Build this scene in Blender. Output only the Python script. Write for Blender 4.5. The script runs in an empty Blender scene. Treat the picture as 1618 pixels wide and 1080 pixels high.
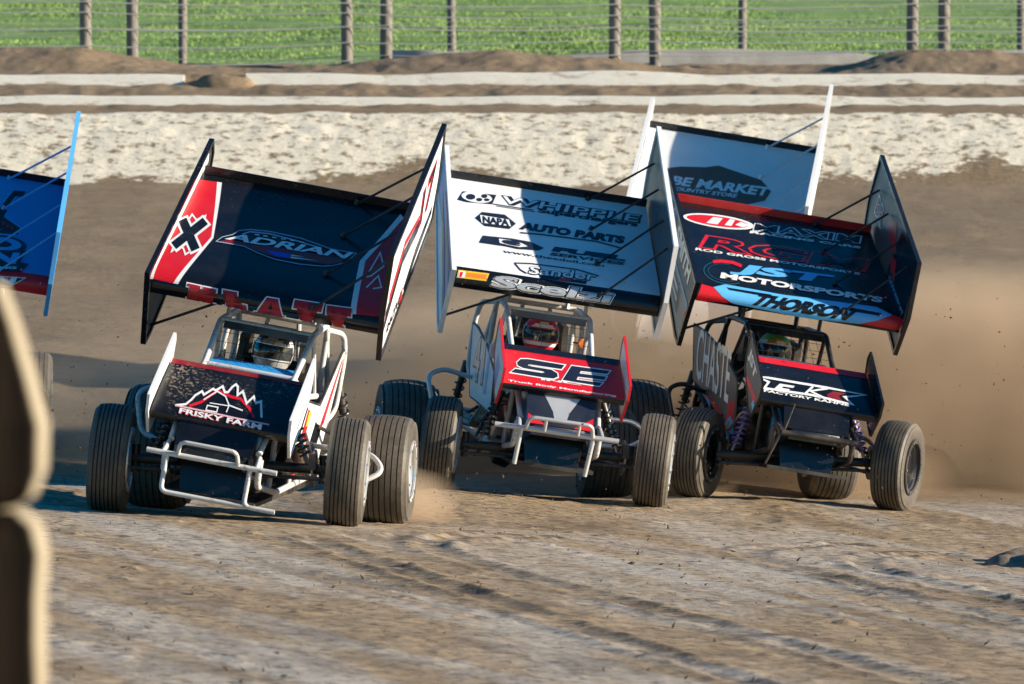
import bpy, bmesh, math, random
import numpy as np
from mathutils import Matrix, Vector
R = math.radians
SC = bpy.context.scene
COL = SC.collection
random.seed(7)

# ------------------------------------------------------------------ camera
cam_d = bpy.data.cameras.new("camera")
cam = bpy.data.objects.new("camera", cam_d)
COL.objects.link(cam)
cam.location = (0, 0, 2.2)
cam.rotation_euler = (R(90 - 1.719), 0, 0)
cam_d.sensor_width = 36.0
cam_d.lens = 178.0
cam_d.clip_start = 0.5
cam_d.clip_end = 3000
cam_d.dof.use_dof = True
cam_d.dof.focus_distance = 34.0
cam_d.dof.aperture_fstop = 4.5
SC.camera = cam

# ------------------------------------------------------------------ sky, sun, exposure
SUN_EL, SUN_AZ = 14.0, 99.5          # azimuth measured clockwise from +Y (away from the camera)
world = bpy.data.worlds.new("World")
SC.world = world
world.use_nodes = True
wn = world.node_tree.nodes
wl = world.node_tree.links
for n in list(wn):
    wn.remove(n)
sky = wn.new("ShaderNodeTexSky")
sky.sky_type = 'NISHITA'
sky.sun_disc = False
sky.sun_elevation = R(SUN_EL)
sky.sun_rotation = R(SUN_AZ)
sky.air_density = 1.0
sky.dust_density = 0.2
sky.ozone_density = 3.0
bg = wn.new("ShaderNodeBackground")
bg.inputs[1].default_value = 0.076
wo = wn.new("ShaderNodeOutputWorld")
hs = wn.new("ShaderNodeHueSaturation")
hs.inputs["Saturation"].default_value = 1.85
wl.new(sky.outputs[0], hs.inputs["Color"])
wl.new(hs.outputs[0], bg.inputs[0])
wl.new(bg.outputs[0], wo.inputs[0])
sun_d = bpy.data.lights.new("sun", 'SUN')
sun_d.energy = 5.0
sun_d.angle = R(0.5)
sun_d.color = (1.0, 0.89, 0.72)
sun = bpy.data.objects.new("sun", sun_d)
COL.objects.link(sun)
_d = Vector((math.sin(R(SUN_AZ)) * math.cos(R(SUN_EL)), math.cos(R(SUN_AZ)) * math.cos(R(SUN_EL)), math.sin(R(SUN_EL))))
sun.rotation_euler = _d.to_track_quat('Z', 'Y').to_euler()
SC.view_settings.view_transform = 'Standard'
SC.view_settings.look = 'None'
SC.view_settings.exposure = 1.0
SC.view_settings.gamma = 1.0
SC.view_settings.use_curve_mapping = False
SC.render.engine = 'CYCLES'
SC.cycles.use_denoising = True
SC.cycles.max_bounces = 6
SC.cycles.volume_bounces = 2

# ------------------------------------------------------------------ materials
MATS = {}
def nt_new(name):
    m = bpy.data.materials.new(name)
    m.use_nodes = True
    nt = m.node_tree
    for n in list(nt.nodes):
        nt.nodes.remove(n)
    out = nt.nodes.new("ShaderNodeOutputMaterial")
    b = nt.nodes.new("ShaderNodeBsdfPrincipled")
    nt.links.new(b.outputs[0], out.inputs[0])
    return m, nt, b
def noise(nt, vec, scale, detail=4, rough=0.6, dist=0.0):
    n = nt.nodes.new("ShaderNodeTexNoise")
    n.inputs["Scale"].default_value = scale
    n.inputs["Detail"].default_value = detail
    n.inputs["Roughness"].default_value = rough
    n.inputs["Distortion"].default_value = dist
    if vec is not None:
        nt.links.new(vec, n.inputs["Vector"])
    return n.outputs[0]
def ramp(nt, src, stops):
    r = nt.nodes.new("ShaderNodeValToRGB")
    e = r.color_ramp.elements
    while len(e) < len(stops):
        e.new(0.5)
    for k, (p, c) in enumerate(stops):
        e[k].position = p
        e[k].color = (c, c, c, 1) if not hasattr(c, '__len__') else (*c, 1)
    nt.links.new(src, r.inputs[0])
    return r.outputs[0]
def mix(nt, fac, a, b):
    m = nt.nodes.new("ShaderNodeMix")
    m.data_type = 'RGBA'
    if isinstance(fac, (int, float)):
        m.inputs[0].default_value = fac
    else:
        nt.links.new(fac, m.inputs[0])
    for s, v in ((6, a), (7, b)):
        if hasattr(v, '__len__'):
            m.inputs[s].default_value = (*v, 1)
        else:
            nt.links.new(v, m.inputs[s])
    return m.outputs[2]
def mth(nt, op, a, b=None, clamp=False):
    m = nt.nodes.new("ShaderNodeMath")
    m.operation = op
    m.use_clamp = clamp
    for k, v in enumerate((a, b)):
        if v is None:
            continue
        if isinstance(v, (int, float)):
            m.inputs[k].default_value = v
        else:
            nt.links.new(v, m.inputs[k])
    return m.outputs[0]
def texco(nt, scale=(1, 1, 1), kind="Object", rot=0.0):
    t = nt.nodes.new("ShaderNodeTexCoord")
    mp = nt.nodes.new("ShaderNodeMapping")
    mp.inputs["Scale"].default_value = scale
    if rot:
        r0 = nt.nodes.new("ShaderNodeMapping")
        r0.inputs["Rotation"].default_value = (0, 0, R(rot))
        nt.links.new(t.outputs[kind], r0.inputs[0])
        nt.links.new(r0.outputs[0], mp.inputs[0])
        return mp.outputs[0]
    nt.links.new(t.outputs[kind], mp.inputs[0])
    return mp.outputs[0]
def bump(nt, b, h, strength, dist=0.01):
    n = nt.nodes.new("ShaderNodeBump")
    n.inputs["Strength"].default_value = strength
    n.inputs["Distance"].default_value = dist
    nt.links.new(h, n.inputs["Height"])
    nt.links.new(n.outputs[0], b.inputs["Normal"])
DUST = (0.30, 0.235, 0.165)
def paint(name, col, rough=0.3, metal=0.0, dust=0.35, specks=0.5, coat=0.0):
    """race paint or metal under a film of dirt and thrown mud specks"""
    if name in MATS:
        return MATS[name]
    m, nt, b = nt_new(name)
    v = texco(nt)
    film = ramp(nt, noise(nt, v, 3.5, 5, 0.65), [(0.42, 0.0), (0.78, dust)])
    lo = 0.54 if specks > 0.7 else 0.62
    fine = ramp(nt, noise(nt, v, 46 if specks > 0.7 else 38, 3, 0.6), [(lo, 0.0), (lo + 0.08, specks)])
    patch = ramp(nt, noise(nt, v, 2.2, 2, 0.5), [(0.45, 0.0), (0.62, 1.0)])
    sp = mth(nt, 'MULTIPLY', fine, patch)
    fac = mth(nt, 'MAXIMUM', film, sp)
    c = mix(nt, fac, col, DUST)
    nt.links.new(c, b.inputs["Base Color"])
    rr = ramp(nt, fac, [(0.0, rough), (0.5, min(1, rough + 0.4))])
    nt.links.new(rr, b.inputs["Roughness"])
    bump(nt, b, noise(nt, v, 3.2, 2, 0.5), 0.22, 0.03)
    if metal:
        nt.links.new(ramp(nt, fac, [(0.0, metal), (0.6, 0.0)]), b.inputs["Metallic"])
    b.inputs["Coat Weight"].default_value = coat
    b.inputs["Coat Roughness"].default_value = 0.08
    MATS[name] = m
    return m
P = {}
def defp(key, *a, **k):
    P[key] = paint("paint_" + key, *a, **k)
defp('white', (0.78, 0.78, 0.78), 0.35, dust=0.12, specks=0.35)
defp('black', (0.006, 0.007, 0.010), 0.20, dust=0.035, specks=0.22)
defp('black_mud', (0.006, 0.007, 0.010), 0.20, dust=0.06, specks=0.75)
defp('satin_black', (0.012, 0.012, 0.013), 0.45, dust=0.25, specks=0.35)
defp('red', (0.62, 0.008, 0.018), 0.35, dust=0.08, specks=0.3)
defp('lipred', (0.42, 0.010, 0.014), 0.35, dust=0.12, specks=0.3)
defp('darkred', (0.22, 0.006, 0.012), 0.35, dust=0.2, specks=0.4)
defp('navy', (0.010, 0.016, 0.035), 0.35, dust=0.06, specks=0.2)
defp('bluegrey', (0.30, 0.40, 0.55), 0.35, dust=0.05, specks=0.1)
defp('blue', (0.03, 0.06, 0.55), 0.35, dust=0.05, specks=0.1)
defp('car_blue', (0.03, 0.29, 0.66), 0.32, dust=0.10, specks=0.25)
defp('sky', (0.10, 0.42, 0.80), 0.35, dust=0.05, specks=0.15)
defp('teal', (0.015, 0.07, 0.11), 0.35, dust=0.05, specks=0.1)
defp('pink', (0.72, 0.42, 0.46), 0.35, dust=0.05, specks=0.2)
defp('silver', (0.62, 0.62, 0.63), 0.3, metal=0.5, dust=0.1, specks=0.3)
defp('yellow', (0.75, 0.46, 0.02), 0.4, dust=0.3, specks=0.4)
defp('orange', (0.80, 0.20, 0.02), 0.4, dust=0.2, specks=0.3)
defp('brown', (0.13, 0.075, 0.05), 0.4, dust=0.1, specks=0.2)
defp('charcoal', (0.075, 0.072, 0.070), 0.35, dust=0.2, specks=0.3)
defp('tan', (0.40, 0.31, 0.22), 0.4, dust=0.2, specks=0.3)
defp('green', (0.12, 0.50, 0.03), 0.3, dust=0.05, specks=0.1)
defp('white_tube', (0.60, 0.60, 0.595), 0.34, dust=0.45, specks=0.95)
defp('black_tube', (0.012, 0.012, 0.013), 0.35, dust=0.3, specks=0.4)
defp('chrome', (0.80, 0.79, 0.77), 0.34, metal=0.75, dust=0.45, specks=0.5)
defp('steel', (0.30, 0.30, 0.31), 0.35, metal=0.9, dust=0.45, specks=0.6)
defp('dark_steel', (0.035, 0.035, 0.037), 0.45, metal=0.4, dust=0.35, specks=0.6)
defp('grey_suit', (0.03, 0.03, 0.034), 0.8, dust=0.1, specks=0.1)
defp('suit_red', (0.30, 0.012, 0.015), 0.8, dust=0.1, specks=0.1)
defp('violet', (0.16, 0.10, 0.36), 0.35, dust=0.2, specks=0.3)
defp('wire', (0.02, 0.02, 0.02), 0.4, dust=0.1, specks=0.0)
defp('exhaust', (0.16, 0.12, 0.09), 0.4, metal=0.7, dust=0.5, specks=0.5)
def mat_visor():
    m, nt, b = nt_new("visor_glass")
    b.inputs["Base Color"].default_value = (0.02, 0.025, 0.03, 1)
    b.inputs["Roughness"].default_value = 0.08
    b.inputs["Coat Weight"].default_value = 0.6
    return m
P['visor'] = mat_visor()
def mat_tyre():
    m, nt, b = nt_new("tyre_rubber")
    v = texco(nt)
    f1 = ramp(nt, noise(nt, v, 5, 4, 0.6), [(0.28, 0.35), (0.70, 0.95)])
    f2 = ramp(nt, noise(nt, v, 60, 3, 0.7), [(0.35, 0.55), (0.7, 1.0)])
    a = nt.nodes.new("ShaderNodeAttribute")
    a.attribute_name = "wear"
    f = mth(nt, 'MULTIPLY', mth(nt, 'MULTIPLY', f1, f2), a.outputs["Fac"])
    c = mix(nt, f, (0.012, 0.012, 0.013), (0.20, 0.163, 0.12))
    nt.links.new(c, b.inputs["Base Color"])
    b.inputs["Roughness"].default_value = 0.62
    bump(nt, b, noise(nt, v, 90, 3, 0.6), 0.35, 0.004)
    return m
P['tyre'] = mat_tyre()
def mat_old_tyre():
    m, nt, b = nt_new("tyre_painted_rim_light")
    v = texco(nt)
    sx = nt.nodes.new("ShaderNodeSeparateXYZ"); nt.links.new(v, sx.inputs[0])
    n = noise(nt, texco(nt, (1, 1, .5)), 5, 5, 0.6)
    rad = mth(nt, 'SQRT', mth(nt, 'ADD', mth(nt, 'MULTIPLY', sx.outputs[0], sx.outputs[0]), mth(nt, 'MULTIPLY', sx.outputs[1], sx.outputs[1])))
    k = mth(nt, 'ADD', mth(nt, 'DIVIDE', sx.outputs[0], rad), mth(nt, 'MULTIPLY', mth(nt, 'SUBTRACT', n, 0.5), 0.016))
    f = ramp(nt, k, [(0.984, 0.0), (0.993, 1.0)])         # clay-pale strip on the sun side: rim light painted into the colour
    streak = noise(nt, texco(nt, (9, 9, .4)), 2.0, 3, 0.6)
    dark = mix(nt, ramp(nt, streak, [(0.35, 0.0), (0.65, 1.0)]), (0.002, 0.002, 0.002), (0.011, 0.008, 0.006))  # near-black away from the strip: shade painted in, with vertical streaks
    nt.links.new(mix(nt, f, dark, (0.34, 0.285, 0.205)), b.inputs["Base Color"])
    b.inputs["Roughness"].default_value = 0.9
    b.inputs["Specular IOR Level"].default_value = 0.0
    bump(nt, b, noise(nt, v, 14, 5, 0.65), 0.5, 0.02)
    return m
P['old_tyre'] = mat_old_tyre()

def mat_track():
    m, nt, b = nt_new("dirt_track")
    v = texco(nt)
    vs = texco(nt, (0.45, 1.0, 1.0))
    big = noise(nt, texco(nt, (0.75, 0.11, 1.0), rot=-24), 1.5, 5, 0.62, 0.8)
    mid = noise(nt, vs, 7.0, 6, 0.7)
    fin = noise(nt, texco(nt, (0.35, 1.0, 1.0)), 34, 5, 0.72)
    base = mix(nt, ramp(nt, mid, [(0.32, 0.0), (0.68, 1.0)]), (0.20, 0.126, 0.064), (0.45, 0.325, 0.195))
    base = mix(nt, ramp(nt, fin, [(0.40, 0.0), (0.66, 0.55)]), base, (0.54, 0.40, 0.25))
    pack = ramp(nt, big, [(0.47, 0.0), (0.62, 1.0)])
    at2 = nt.nodes.new("ShaderNodeAttribute"); at2.attribute_name = "zone"
    near = at2.outputs["Fac"]                                   # 1 on the raced surface, 0 up the bank
    packn = mth(nt, 'MULTIPLY', pack, near)
    base = mix(nt, mth(nt, 'MULTIPLY', packn, 0.75), base, (0.58, 0.51, 0.42))
    dark = ramp(nt, fin, [(0.385, 0.97), (0.50, 0.0)])
    base = mix(nt, mth(nt, 'MULTIPLY', dark, mth(nt, 'ADD', mth(nt, 'MULTIPLY', near, 0.75), 0.25)), base, (0.070, 0.046, 0.028))
    damp = ramp(nt, noise(nt, texco(nt, (0.5, 0.2, 1.0), rot=-20), 2.6, 6, 0.7, 0.4), [(0.50, 0.0), (0.66, 0.55)])
    base = mix(nt, mth(nt, 'MULTIPLY', damp, near), base, (0.115, 0.076, 0.044))
    lump = nt.nodes.new("ShaderNodeAttribute"); lump.attribute_name = "rut"
    base = mix(nt, lump.outputs["Fac"], base, (0.050, 0.035, 0.024))
    plain = mix(nt, ramp(nt, noise(nt, v, 1.1, 5, 0.6), [(0.3, 0.0), (0.7, 1.0)]), (0.17, 0.119, 0.073), (0.245, 0.18, 0.117))
    base = mix(nt, mth(nt, 'MULTIPLY', mth(nt, 'SUBTRACT', 1.0, near), 0.7), base, plain)
    lime = nt.nodes.new("ShaderNodeAttribute"); lime.attribute_name = "lime"
    ln = noise(nt, texco(nt, (0.42, 0.9, 0.9)), 15.0, 7, 0.74)
    lf = ramp(nt, mth(nt, 'ADD', mth(nt, 'MULTIPLY', lime.outputs["Fac"], 0.98), mth(nt, 'MULTIPLY', mth(nt, 'SUBTRACT', ln, 0.5), 4.0)), [(0.52, 0.0), (0.92, 1.0)])
    base = mix(nt, mth(nt, 'MULTIPLY', lf, ramp(nt, lime.outputs["Fac"], [(0.02, 0.0), (0.1, 1.0)])), base, (0.86, 0.765, 0.60))
    nt.links.new(base, b.inputs["Base Color"])
    rr = ramp(nt, packn, [(0.0, 0.92), (1.0, 0.62)])
    nt.links.new(rr, b.inputs["Roughness"])
    b.inputs["Specular IOR Level"].default_value = 0.35
    bump(nt, b, mth(nt, 'ADD', fin, mth(nt, 'MULTIPLY', mid, 0.8)), 0.55, 0.03)
    return m
def mat_grass():
    m, nt, b = nt_new("grass_green")
    v = texco(nt)
    f = ramp(nt, noise(nt, texco(nt, (0.5, 1, 1)), 1.3, 5, 0.7), [(0.35, 0.0), (0.66, 1.0)])
    g = mix(nt, f, (0.125, 0.22, 0.032), (0.29, 0.41, 0.085))
    g = mix(nt, ramp(nt, noise(nt, v, 9, 4, 0.7), [(0.55, 0.0), (0.75, 0.6)]), g, (0.40, 0.44, 0.16))
    nt.links.new(g, b.inputs["Base Color"])
    b.inputs["Roughness"].default_value = 0.75
    return m
def mat_plain(name, c0, c1, scale, rough=0.9, bs=0.4, stretch=(1, 1, 1)):
    m, nt, b = nt_new(name)
    v = texco(nt, stretch)
    n = noise(nt, v, scale, 6, 0.7)
    nt.links.new(mix(nt, ramp(nt, n, [(0.3, 0.0), (0.7, 1.0)]), c0, c1), b.inputs["Base Color"])
    b.inputs["Roughness"].default_value = rough
    bump(nt, b, n, bs, 0.02)
    return m
P['track'] = mat_track()
P['grass'] = mat_grass()
def mat_whitewash():
    m, nt, b = nt_new("whitewash")
    n = noise(nt, texco(nt, (.35, 1, 1.6)), 7, 6, .75)
    c = mix(nt, ramp(nt, noise(nt, texco(nt), 3, 4, .6), [(0.3, 0.0), (0.7, 1.0)]), (0.78, 0.72, 0.61), (0.86, 0.81, 0.71))
    c = mix(nt, ramp(nt, n, [(0.30, 1.0), (0.46, 0.0)]), c, (0.30, 0.22, 0.15))
    nt.links.new(c, b.inputs["Base Color"])
    b.inputs["Roughness"].default_value = 0.9
    bump(nt, b, n, 0.5, 0.02)
    return m
P['whitewash'] = mat_whitewash()
P['concrete'] = mat_plain("concrete", (0.36, 0.33, 0.29), (0.50, 0.47, 0.42), 2.5)
P['wood'] = mat_plain("weathered_wood", (0.14, 0.123, 0.106), (0.28, 0.25, 0.215), 6.0, stretch=(4, 4, 0.6))
P['galv'] = mat_plain("galvanised_wire", (0.42, 0.41, 0.38), (0.58, 0.56, 0.52), 12, 0.55, 0.0)
P['clod'] = mat_plain("mud_clod", (0.035, 0.024, 0.015), (0.10, 0.070, 0.045), 30)
P['soil'] = mat_plain("loose_soil", (0.10, 0.07, 0.045), (0.30, 0.23, 0.16), 9)

# ------------------------------------------------------------------ mesh helpers
class MB:
    """collects shapes, each with a material slot, into one mesh"""
    def __init__(s):
        s.v = []; s.f = []; s.m = []; s.mats = []; s.cur = 0; s.flat = set()
    def mat(s, key):
        if key not in s.mats:
            s.mats.append(key)
        s.cur = s.mats.index(key)
        return s
    def add(s, vs, fs, flat=False):
        o = len(s.v)
        s.v += [tuple(p) for p in vs]
        for f in fs:
            if flat:
                s.flat.add(len(s.f))
            s.f.append(tuple(i + o for i in f)); s.m.append(s.cur)
    def box(s, c, d, rot=None):
        vs = [Vector((x * d[0] / 2, y * d[1] / 2, z * d[2] / 2)) for x in (-1, 1) for y in (-1, 1) for z in (-1, 1)]
        if rot is not None:
            vs = [rot @ p for p in vs]
        s.add([p + Vector(c) for p in vs], [(0, 1, 3, 2), (4, 6, 7, 5), (0, 4, 5, 1), (2, 3, 7, 6), (0, 2, 6, 4), (1, 5, 7, 3)], True)
    def hull8(s, a, b):
        """a, b: two quads (4 pts each) joined into a solid"""
        s.add(list(a) + list(b), [(3, 2, 1, 0), (4, 5, 6, 7), (0, 1, 5, 4), (1, 2, 6, 5), (2, 3, 7, 6), (3, 0, 4, 7)], True)
    def tube(s, pts, r, seg=10, closed=False, caps=True, bend=0.0):
        P_ = [Vector(p) for p in pts]
        if bend > 0 and len(P_) > 2:
            Q = [P_[0]]
            for i in range(1, len(P_) - 1):
                a, b, c = P_[i - 1], P_[i], P_[i + 1]
                k = min(bend, (a - b).length * 0.45, (c - b).length * 0.45)
                p0 = b + (a - b).normalized() * k; p1 = b + (c - b).normalized() * k
                for t in (0, 0.2, 0.4, 0.6, 0.8, 1.0):
                    Q.append(p0 * (1 - t) ** 2 + b * 2 * t * (1 - t) + p1 * t * t)
            Q.append(P_[-1]); P_ = Q
        n = len(P_); vs = []; up = None
        for i in range(n):
            a = P_[max(i - 1, 0)]; c = P_[min(i + 1, n - 1)]
            t = (c - a).normalized()
            if up is None:
                up = Vector((0, 0, 1)) if abs(t.z) < 0.9 else Vector((1, 0, 0))
            x = up.cross(t)
            if x.length < 1e-4:
                x = Vector((1, 0, 0)).cross(t)
            x.normalize(); y = t.cross(x); up = y
            rr = r[i] if hasattr(r, '__len__') else r
            for k in range(seg):
                g = 2 * math.pi * k / seg
                vs.append(P_[i] + x * math.cos(g) * rr + y * math.sin(g) * rr)
        fs = []
        for i in range(n - 1):
            for k in range(seg):
                k2 = (k + 1) % seg
                fs.append((i * seg + k, i * seg + k2, (i + 1) * seg + k2, (i + 1) * seg + k))
        if caps:
            fs.append(tuple(range(seg))[::-1]); fs.append(tuple((n - 1) * seg + k for k in range(seg)))
        s.add(vs, fs)
    def lathe(s, prof, seg=48, axis='x', c=(0, 0, 0), close=False):
        """prof: (axial, radius)"""
        n = len(prof); vs = []
        for k in range(seg):
            g = 2 * math.pi * k / seg
            for a, r in prof:
                p = (a, r * math.cos(g), r * math.sin(g)) if axis == 'x' else ((r * math.cos(g), r * math.sin(g), a) if axis == 'z' else (r * math.sin(g), a, r * math.cos(g)))
                vs.append((p[0] + c[0], p[1] + c[1], p[2] + c[2]))
        fs = []
        for k in range(seg):
            k2 = (k + 1) % seg
            for i in range(n if close else n - 1):
                j = (i + 1) % n
                fs.append((k * n + i, k2 * n + i, k2 * n + j, k * n + j))
        s.add(vs, fs)
    def prism(s, poly, x0, x1, fn):
        """poly of 2-D points extruded between x0 and x1; fn(x, a, b) -> 3-D"""
        n = len(poly)
        vs = [fn(x0, *p) for p in poly] + [fn(x1, *p) for p in poly]
        fs = [tuple(range(n))[::-1], tuple(range(n, 2 * n))]
        for i in range(n):
            j = (i + 1) % n
            fs.append((i, j, n + j, n + i))
        s.add(vs, fs, True)
    def mesh(s, name, smooth=40):
        me = bpy.data.meshes.new(name)
        me.from_pydata(s.v, [], s.f)
        for k in s.mats:
            me.materials.append(P[k])
        me.polygons.foreach_set('material_index', s.m)
        bm = bmesh.new(); bm.from_mesh(me)
        bmesh.ops.recalc_face_normals(bm, faces=bm.faces)
        bm.to_mesh(me); bm.free()
        if smooth:
            me.polygons.foreach_set('use_smooth', [True] * len(me.polygons))
            me.set_sharp_from_angle(angle=R(smooth))
        return me
def link(name, me, parent=None, mat=None):
    o = bpy.data.objects.new(name, me)
    COL.objects.link(o)
    if parent is not None:
        o.parent = parent
    if mat is not None:
        o.matrix_local = mat
    return o
def part(name, mb, parent, mat=None, smooth=40):
    return link(name, mb.mesh(name, smooth), parent, mat)
def tag(o, label=None, cat=None, group=None, kind=None):
    if label: o['label'] = label
    if cat: o['category'] = cat
    if group: o['group'] = group
    if kind: o['kind'] = kind
    return o
def empty(name, mat):
    o = bpy.data.objects.new(name, None)
    o.empty_display_size = 0.3
    COL.objects.link(o)
    o.matrix_world = mat
    return o

# ------------------------------------------------------------------ terrain
_rng = np.random.default_rng(11)
_TAB = _rng.random((256, 256))
def vnoise(x, y, seed=0):
    x = x + seed * 37.7; y = y + seed * 91.3
    xi = np.floor(x).astype(int); yi = np.floor(y).astype(int)
    fx = x - xi; fy = y - yi
    fx = fx * fx * (3 - 2 * fx); fy = fy * fy * (3 - 2 * fy)
    a = _TAB[xi & 255, yi & 255]; b = _TAB[(xi + 1) & 255, yi & 255]
    c = _TAB[xi & 255, (yi + 1) & 255]; d = _TAB[(xi + 1) & 255, (yi + 1) & 255]
    return (a * (1 - fx) + b * fx) * (1 - fy) + (c * (1 - fx) + d * fx) * fy - 0.5
def fbm(x, y, f, o=4, seed=0, g=0.5):
    s = 0; a = 1
    for k in range(o):
        s = s + a * vnoise(x * f, y * f, seed + k); f *= 2.03; a *= g
    return s
def sstep(a, b, t):
    t = np.clip((t - a) / (b - a), 0, 1)
    return t * t * (3 - 2 * t)
_PY = np.array([-500, 31, 39.0, 40, 41, 42, 43, 44, 46, 48, 50, 52, 54, 56.0, 56.35, 56.75, 57.15, 57.30, 57.31, 58.05, 58.20, 58.21, 58.6, 59.4, 60.4, 61.0, 62.0])
_PZ = np.array([0, 0, -.12, -.09, -.03, .08, .22, .36, .60, .86, 1.14, 1.46, 1.83, 2.27, 2.72, 3.05, 3.16, 3.17, 3.225, 3.40, 3.42, 3.52, 3.56, 3.76, 3.74, 3.72, 3.70])
def ground_z(x, y):
    """smooth height of the track, bank and mound"""
    x = np.asarray(x, float); y = np.asarray(y, float)
    t = -np.clip(x, -14, 14) * 0.0665 * (1 - 0.58 * sstep(34, 39, y)) * (1 - sstep(41, 56, y))
    m = sstep(58.3, 59.2, y) * (1 - sstep(60.2, 61.2, y))
    for (px, py, _), w in zip(WHEEL_MARKS, WHEEL_W):
        t = t + w * np.exp(-((x - px) ** 2 + (y - py) ** 2) / 1.3)
    return t + np.interp(y, _PY, _PZ) + m * (fbm(x, y * 0.2, 0.35, 3, 40) * 0.28 - 0.02)
# uneven ground measured where the tyres stand: (x, y, height)
WHEEL_MARKS = [(-2.56, 32.07, .168), (-1.06, 31.93, .085), (-2.42, 34.2, .05), (-.84, 34.05, -.047),
               (-.54, 36.1, .07), (1.0, 36.3, -.07), (.75, 38.4, -.176), (-.81, 38.2, -.08),
               (1.4, 37.1, -.049), (2.82, 37.35, -.158), (2.42, 39.4, -.203), (.99, 39.1, -.12)]
WHEEL_W = [0.0] * len(WHEEL_MARKS)
_M = np.array([[math.exp(-((a[0] - b[0]) ** 2 + (a[1] - b[1]) ** 2) / 1.3) for b in WHEEL_MARKS] for a in WHEEL_MARKS])
WHEEL_W = list(np.linalg.solve(_M + 0.02 * np.eye(len(_M)), np.array([a[2] - float(ground_z(a[0], a[1])) for a in WHEEL_MARKS])))
RUTS = [  # wheel ruts pressed into the near dirt: (points, width)
    [(2.9, 33.6), (2.35, 32.8), (2.2, 31.6), (2.5, 30.4), (3.1, 28.8), (3.9, 26.5)],
    [(2.3, 34.0), (1.75, 33.2), (1.5, 32.2), (1.65, 31.2), (2.15, 29.6), (2.9, 27.4), (3.6, 25.0)],
    [(0.2, 32.4), (-0.5, 31.0), (-0.1, 29.2), (0.8, 27.0), (1.9, 24.0), (2.6, 21.5)],
    [(-1.2, 30.5), (-0.6, 28.5), (0.2, 26.0), (1.0, 23.5), (1.6, 21)],
    [(2.9, 29.5), (3.4, 28.2), (4.1, 26.8)],
]
def rut_field(x, y):
    h = np.zeros_like(x); d_ = np.zeros_like(x)
    for k, pts in enumerate(RUTS):
        q = []
        for i in range(len(pts) - 1):      # Catmull-Rom
            p0 = pts[max(i - 1, 0)]; p1 = pts[i]; p2 = pts[i + 1]; p3 = pts[min(i + 2, len(pts) - 1)]
            for t in np.linspace(0, 1, 14, endpoint=False):
                q.append([0.5 * (2 * p1[j] + (p2[j] - p0[j]) * t + (2 * p0[j] - 5 * p1[j] + 4 * p2[j] - p3[j]) * t * t + (3 * p1[j] - p0[j] - 3 * p2[j] + p3[j]) * t ** 3) for j in (0, 1)])
        q = np.array(q)
        best = np.full(x.shape, 9.0)
        for (ax, ay), (bx, by) in zip(q[:-1], q[1:]):
            dx, dy = bx - ax, by - ay
            t = np.clip(((x - ax) * dx + (y - ay) * dy) / (dx * dx + dy * dy), 0, 1)
            best = np.minimum(best, np.hypot(x - ax - t * dx, (y - ay - t * dy) * 0.8))
        w = 0.14
        br = 0.55 + 0.9 * np.clip(fbm(x, y, 1.6, 2, 60 + k) + 0.25, 0, 1)
        edge = np.exp(-((best - w) / 0.055) ** 2)
        inn = np.exp(-(best / (w * 0.8)) ** 4)
        h += (edge * 0.014 - inn * 0.009) * br
        d_ = np.maximum(d_, np.maximum(edge, inn * 0.6) * 1.1 * br * np.clip(vnoise(x * 5, y * 9, 70 + k) * 2.6 + vnoise(x * 16, y * 24, 80 + k) * 1.6 + 0.25, 0, 1))
    return h, d_
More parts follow.
